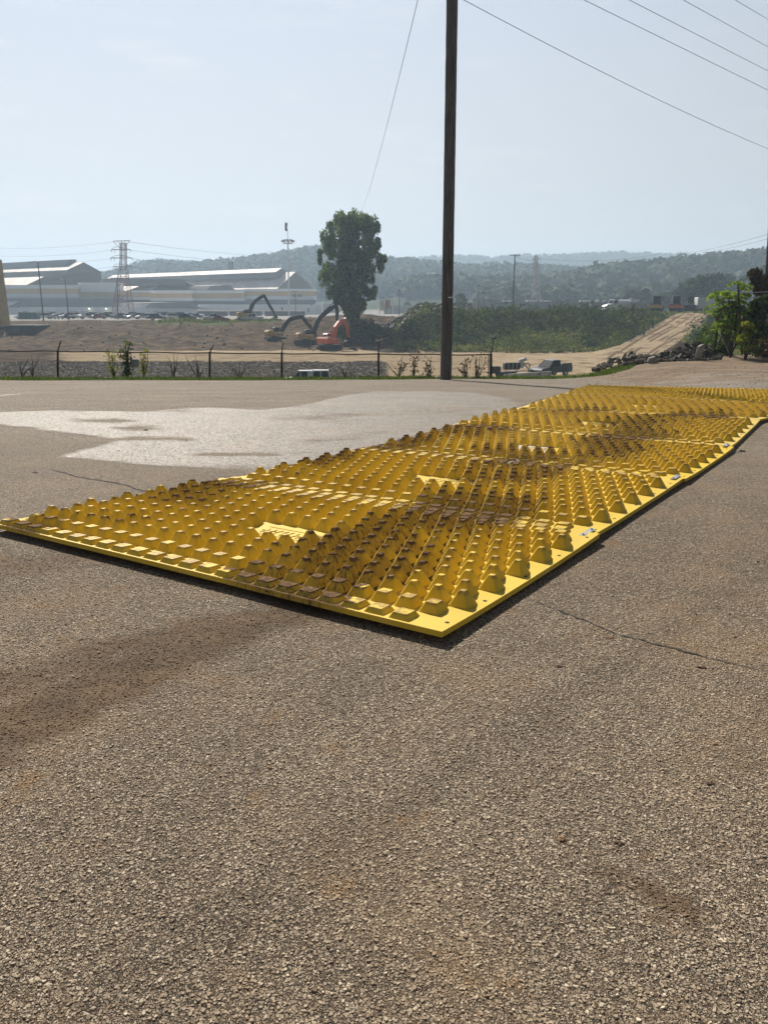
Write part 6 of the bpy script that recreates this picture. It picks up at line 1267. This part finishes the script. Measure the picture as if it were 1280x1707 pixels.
d1 = (-75, 50, 0)
prismpx(mill, [(169, 540, 8), (169, 453, 8), (140, 437, 0), (112, 450, -8), (112, 460, -8), (74, 461, -19), (45, 475, -27), (45, 540, -27)], 432, d1, {1, 2, 4, 5}, 'hall_wall', M_SIDE)
prismpx(mill, [(142, 446, 0), (142, 431.5, 0), (128, 432, -4), (121, 447, -6)], 434, d1, {1}, 'roof_monitor', M_SIDEB, 7, 'monitor_roof', M_SIDEB)
for x0, x1, Y, ys in ((-40, 130, 398, (475, 481, 490, 497)), (130.2, 196, 402, (471, 487, 495.5, 500.5))):
    wallpx(mill, x0, x1, ys[0], ys[1], Y, 9, M_WHITE, 'pale_band'); wallpx(mill, x0, x1, ys[1], ys[2], Y, 9, M_OCHRE, 'ochre_band'); wallpx(mill, x0, x1, ys[2], ys[3], Y, 9, M_WHITE, 'pale_band')
wallpx(mill, -40, 196, 497.2, 512, 394, 12, M_SIDEB, 'dark_band'); wallpx(mill, -40, 205, 511.6, 545, 390, 14, M_WHITE, 'lower_wall')
prismpx(mill, [(12, 512.5), (32, 502.5), (34, 502.5), (34, 512.5)], 389, (-30, 18, 0), {0, 1}, 'lean_to_wall', M_SIDE)
wallpx(mill, 169, 300, 465, 476, 418, 12, M_SIDE, 'upper_wall')
for x0, x1 in ((38, 47), (58, 72.5), (78, 93), (117, 129), (136, 148.5)): wallpx(mill, x0, x1, 519, 534, 389.7, .5, M_DOOR, 'roller_door')
for x0 in (149, 177): r = thing('wall_lamp', P(x0, 513, 389), 'lit lamp high on the pale mill wall, ' + ('left of the two' if x0 == 149 else 'right of the two, nearer the pylon'), 'lamp'); MB().tube([(0, 0, .3), (0, 0, -.3)], [.15, .42], 8).build('shade', M_PSILV, r); MB().tube([(0, -.05, -.3), (0, -.05, -.5)], .34, 8).build('bulb', M_LAMP, r)
mill2 = thing('steel_mill', (P(400, 530, 425).x, 425, zg(P(400, 530, 425).x, 425)), 'right part of the mill with long pale monitor roof and light gable end', 'factory building'); d2 = (-119, 95, 0)
M_GABLE = siding('grey_metal_siding', (.20, .195, .20))
prismpx(mill2, [(525, 540, 10), (525, 484, 10), (493, 453, 0), (462, 481.5, -10.5), (462, 540, -10.5)], 432, d2, {1, 2}, 'hall_wall', M_GABLE)
prismpx(mill2, [(500, 463, 3), (484, 446, -3), (473, 453, -7), (474, 463.5, -7), (500, 464, 3)], 434, d2, {1}, 'roof_monitor', M_SIDEB, 6, 'monitor_roof')
prismpx(mill2, [(345, 540, 19), (345, 484, 19), (308, 470, 7), (285, 466, 0), (250, 484, -11), (250, 540, -11)], 425, (-52, 44, 0), {1, 2, 3}, 'middle_hall_wall', M_SIDE)
prismpx(mill2, [(407, 540), (407, 486), (390, 482), (384, 474.5), (352, 476), (345, 483), (345, 540)], 420, (-40, 40, 0), {3}, 'bay_wall', M_SIDE, 0, 'bay_roof', M_SIDE)
for x0, x1, Y, ys in ((196.3, 250, 404, (484.5, 487, 495, 500)), (250.2, 321, 402, (484, 489, 496.5, 502)), (321.2, 407, 406, (484, 488.5, 497, 502)), (407.3, 525, 409, (481.5, 485.5, 493.5, 499.5))):
    wallpx(mill2, x0, x1, ys[0], ys[1], Y, 8, M_WHITE, 'pale_band'); wallpx(mill2, x0, x1, ys[1], ys[2], Y, 8, M_OCHRE, 'ochre_band'); wallpx(mill2, x0, x1, ys[2], ys[3], Y, 8, M_WHITE, 'pale_band')
wallpx(mill2, 196.3, 525, 500.2, 509, 407.5, 10, M_GABLE, 'dark_band'); wallpx(mill2, 330, 525.4, 507.5, 545, 396, 12, M_WHITE, 'lower_wall'); wallpx(mill2, 525.6, 535.5, 504.5, 545, 400, 12, M_WHITE, 'end_block')
wallpx(mill2, 205.4, 330, 512, 545, 385, 14, M_WHITE, 'front_annex_wall'); prismpx(mill2, [(342, 514.5), (300, 504), (252, 504.5), (242, 513)], 384, (-26, 16, 0), {0, 1, 2}, 'annex_gable', M_SIDEB)
for x0, x1, y0, y1, Y in ((257, 264, 519, 527, 384.6), (270, 281, 519.5, 526, 384.6), (469, 471.5, 503, 507, 407), (469, 471.5, 512, 520, 395.6), (518, 520, 504.5, 509, 395.6), (513, 515.5, 514, 520, 395.6)): wallpx(mill2, x0, x1, y0, y1, Y, .6, M_DOOR, 'window')
sg = thing('wall_sign', P(496, 493, 408.6), 'row of dark block letters on the ochre band near the gable end', 'sign')
for k in range(7):
    if k != 3: a = P(488.5 + k * 2.3, 493, 408.6) - sg.location; MB().box(a, (.42, .14, 1.3)).build('letter', M_SIDE, sg); MB().box(a + Vector((.2, -.02, (k % 3 - 1) * .45)), (.45, .10, .22)).build('letter_bar', M_SIDE, sg)
cst = thing('roof_stack', P(385, 446, 500), 'square dark stack rising behind the long mill roof', 'stack'); MB().bbox((0, 0, 0), (2.6, 2.6, 6), .1).build('stack', M_SIDEB, cst); MB().bbox((0, 0, 3.1), (3.0, 3.0, .3), .05).build('cap', M_SIDE, cst)
# buildings on the hills
def house(px0, px1, pyt, pyb, Y, wall, roofm, label, cat='building', rows=2, cols=6, flat=True):
    a, b = P(px0, pyb, Y), P(px1, pyb, Y); H = hz(pyt, Y) - a.z; L = b.x - a.x; r = thing('hill_building', (a + b) / 2, label, cat); D_ = L * .35
    MB().box((0, 0, H / 2 - 3), (L, D_, H + 6)).build('wall', wall, r)
    if flat: MB().box((0, 0, H + .25), (L * 1.02, D_ * 1.04, .5)).build('roof', roofm, r)
    else: MB().prism([(-D_ * .55, H), (D_ * .55, H), (0, H + D_ * .32)], -L * .52, L * .52, ax='x').build('roof', roofm, r)
    for i in range(rows):
        for j in range(cols): MB().box((-L / 2 + (j + .5) * L / cols, -D_ / 2, H * (i + .55) / (rows + .2)), (L / cols * .5, .3, H / rows * .4)).build('window', M_GLASS, r)
house(945, 975, 446, 464, 900, M_BRICK, M_SIDE, 'red-brown multi-storey building on the hillside right of the narrow pylon', rows=4, cols=7)
house(928, 945, 454, 464, 905, M_BRICK, M_SIDE, 'lower brown wing left of the red-brown hillside building', rows=2, cols=4)
house(711, 725, 456, 465, 800, M_SIDE, M_SIDEB, 'grey house half way up the hill left of the tall pole', 'house', 1, 3, False)
house(975, 1032, 444, 446.5, 1150, M_SHEETW, M_ROOF, 'long pale flat roof line on the far ridge at right', 'building', 1, 5)

# ------------------------------------------------------------------ haze
hb_ = bpy.data.meshes.new('haze'); mb = MB(); mb.box((0, 1400, 62), (4600, 3200, 150)); hz_o = mb.build('haze', M_CABLE)
mh = bpy.data.materials.new('morning_haze'); mh.use_nodes = True; nt = mh.node_tree; nt.nodes.clear(); o_ = nt.nodes.new('ShaderNodeOutputMaterial'); pv = nt.nodes.new('ShaderNodeVolumePrincipled')
pv.inputs['Color'].default_value = (.62, .80, 1.0, 1); pv.inputs['Density'].default_value = .00052; pv.inputs['Anisotropy'].default_value = .2; nt.links.new(pv.outputs[0], o_.inputs['Volume'])
hz_o.data.materials.clear(); hz_o.data.materials.append(mh); tag(hz_o, 'pale blue morning haze over the yard and hills', 'haze', kind='stuff')
bpy.data.meshes.remove(hb_)
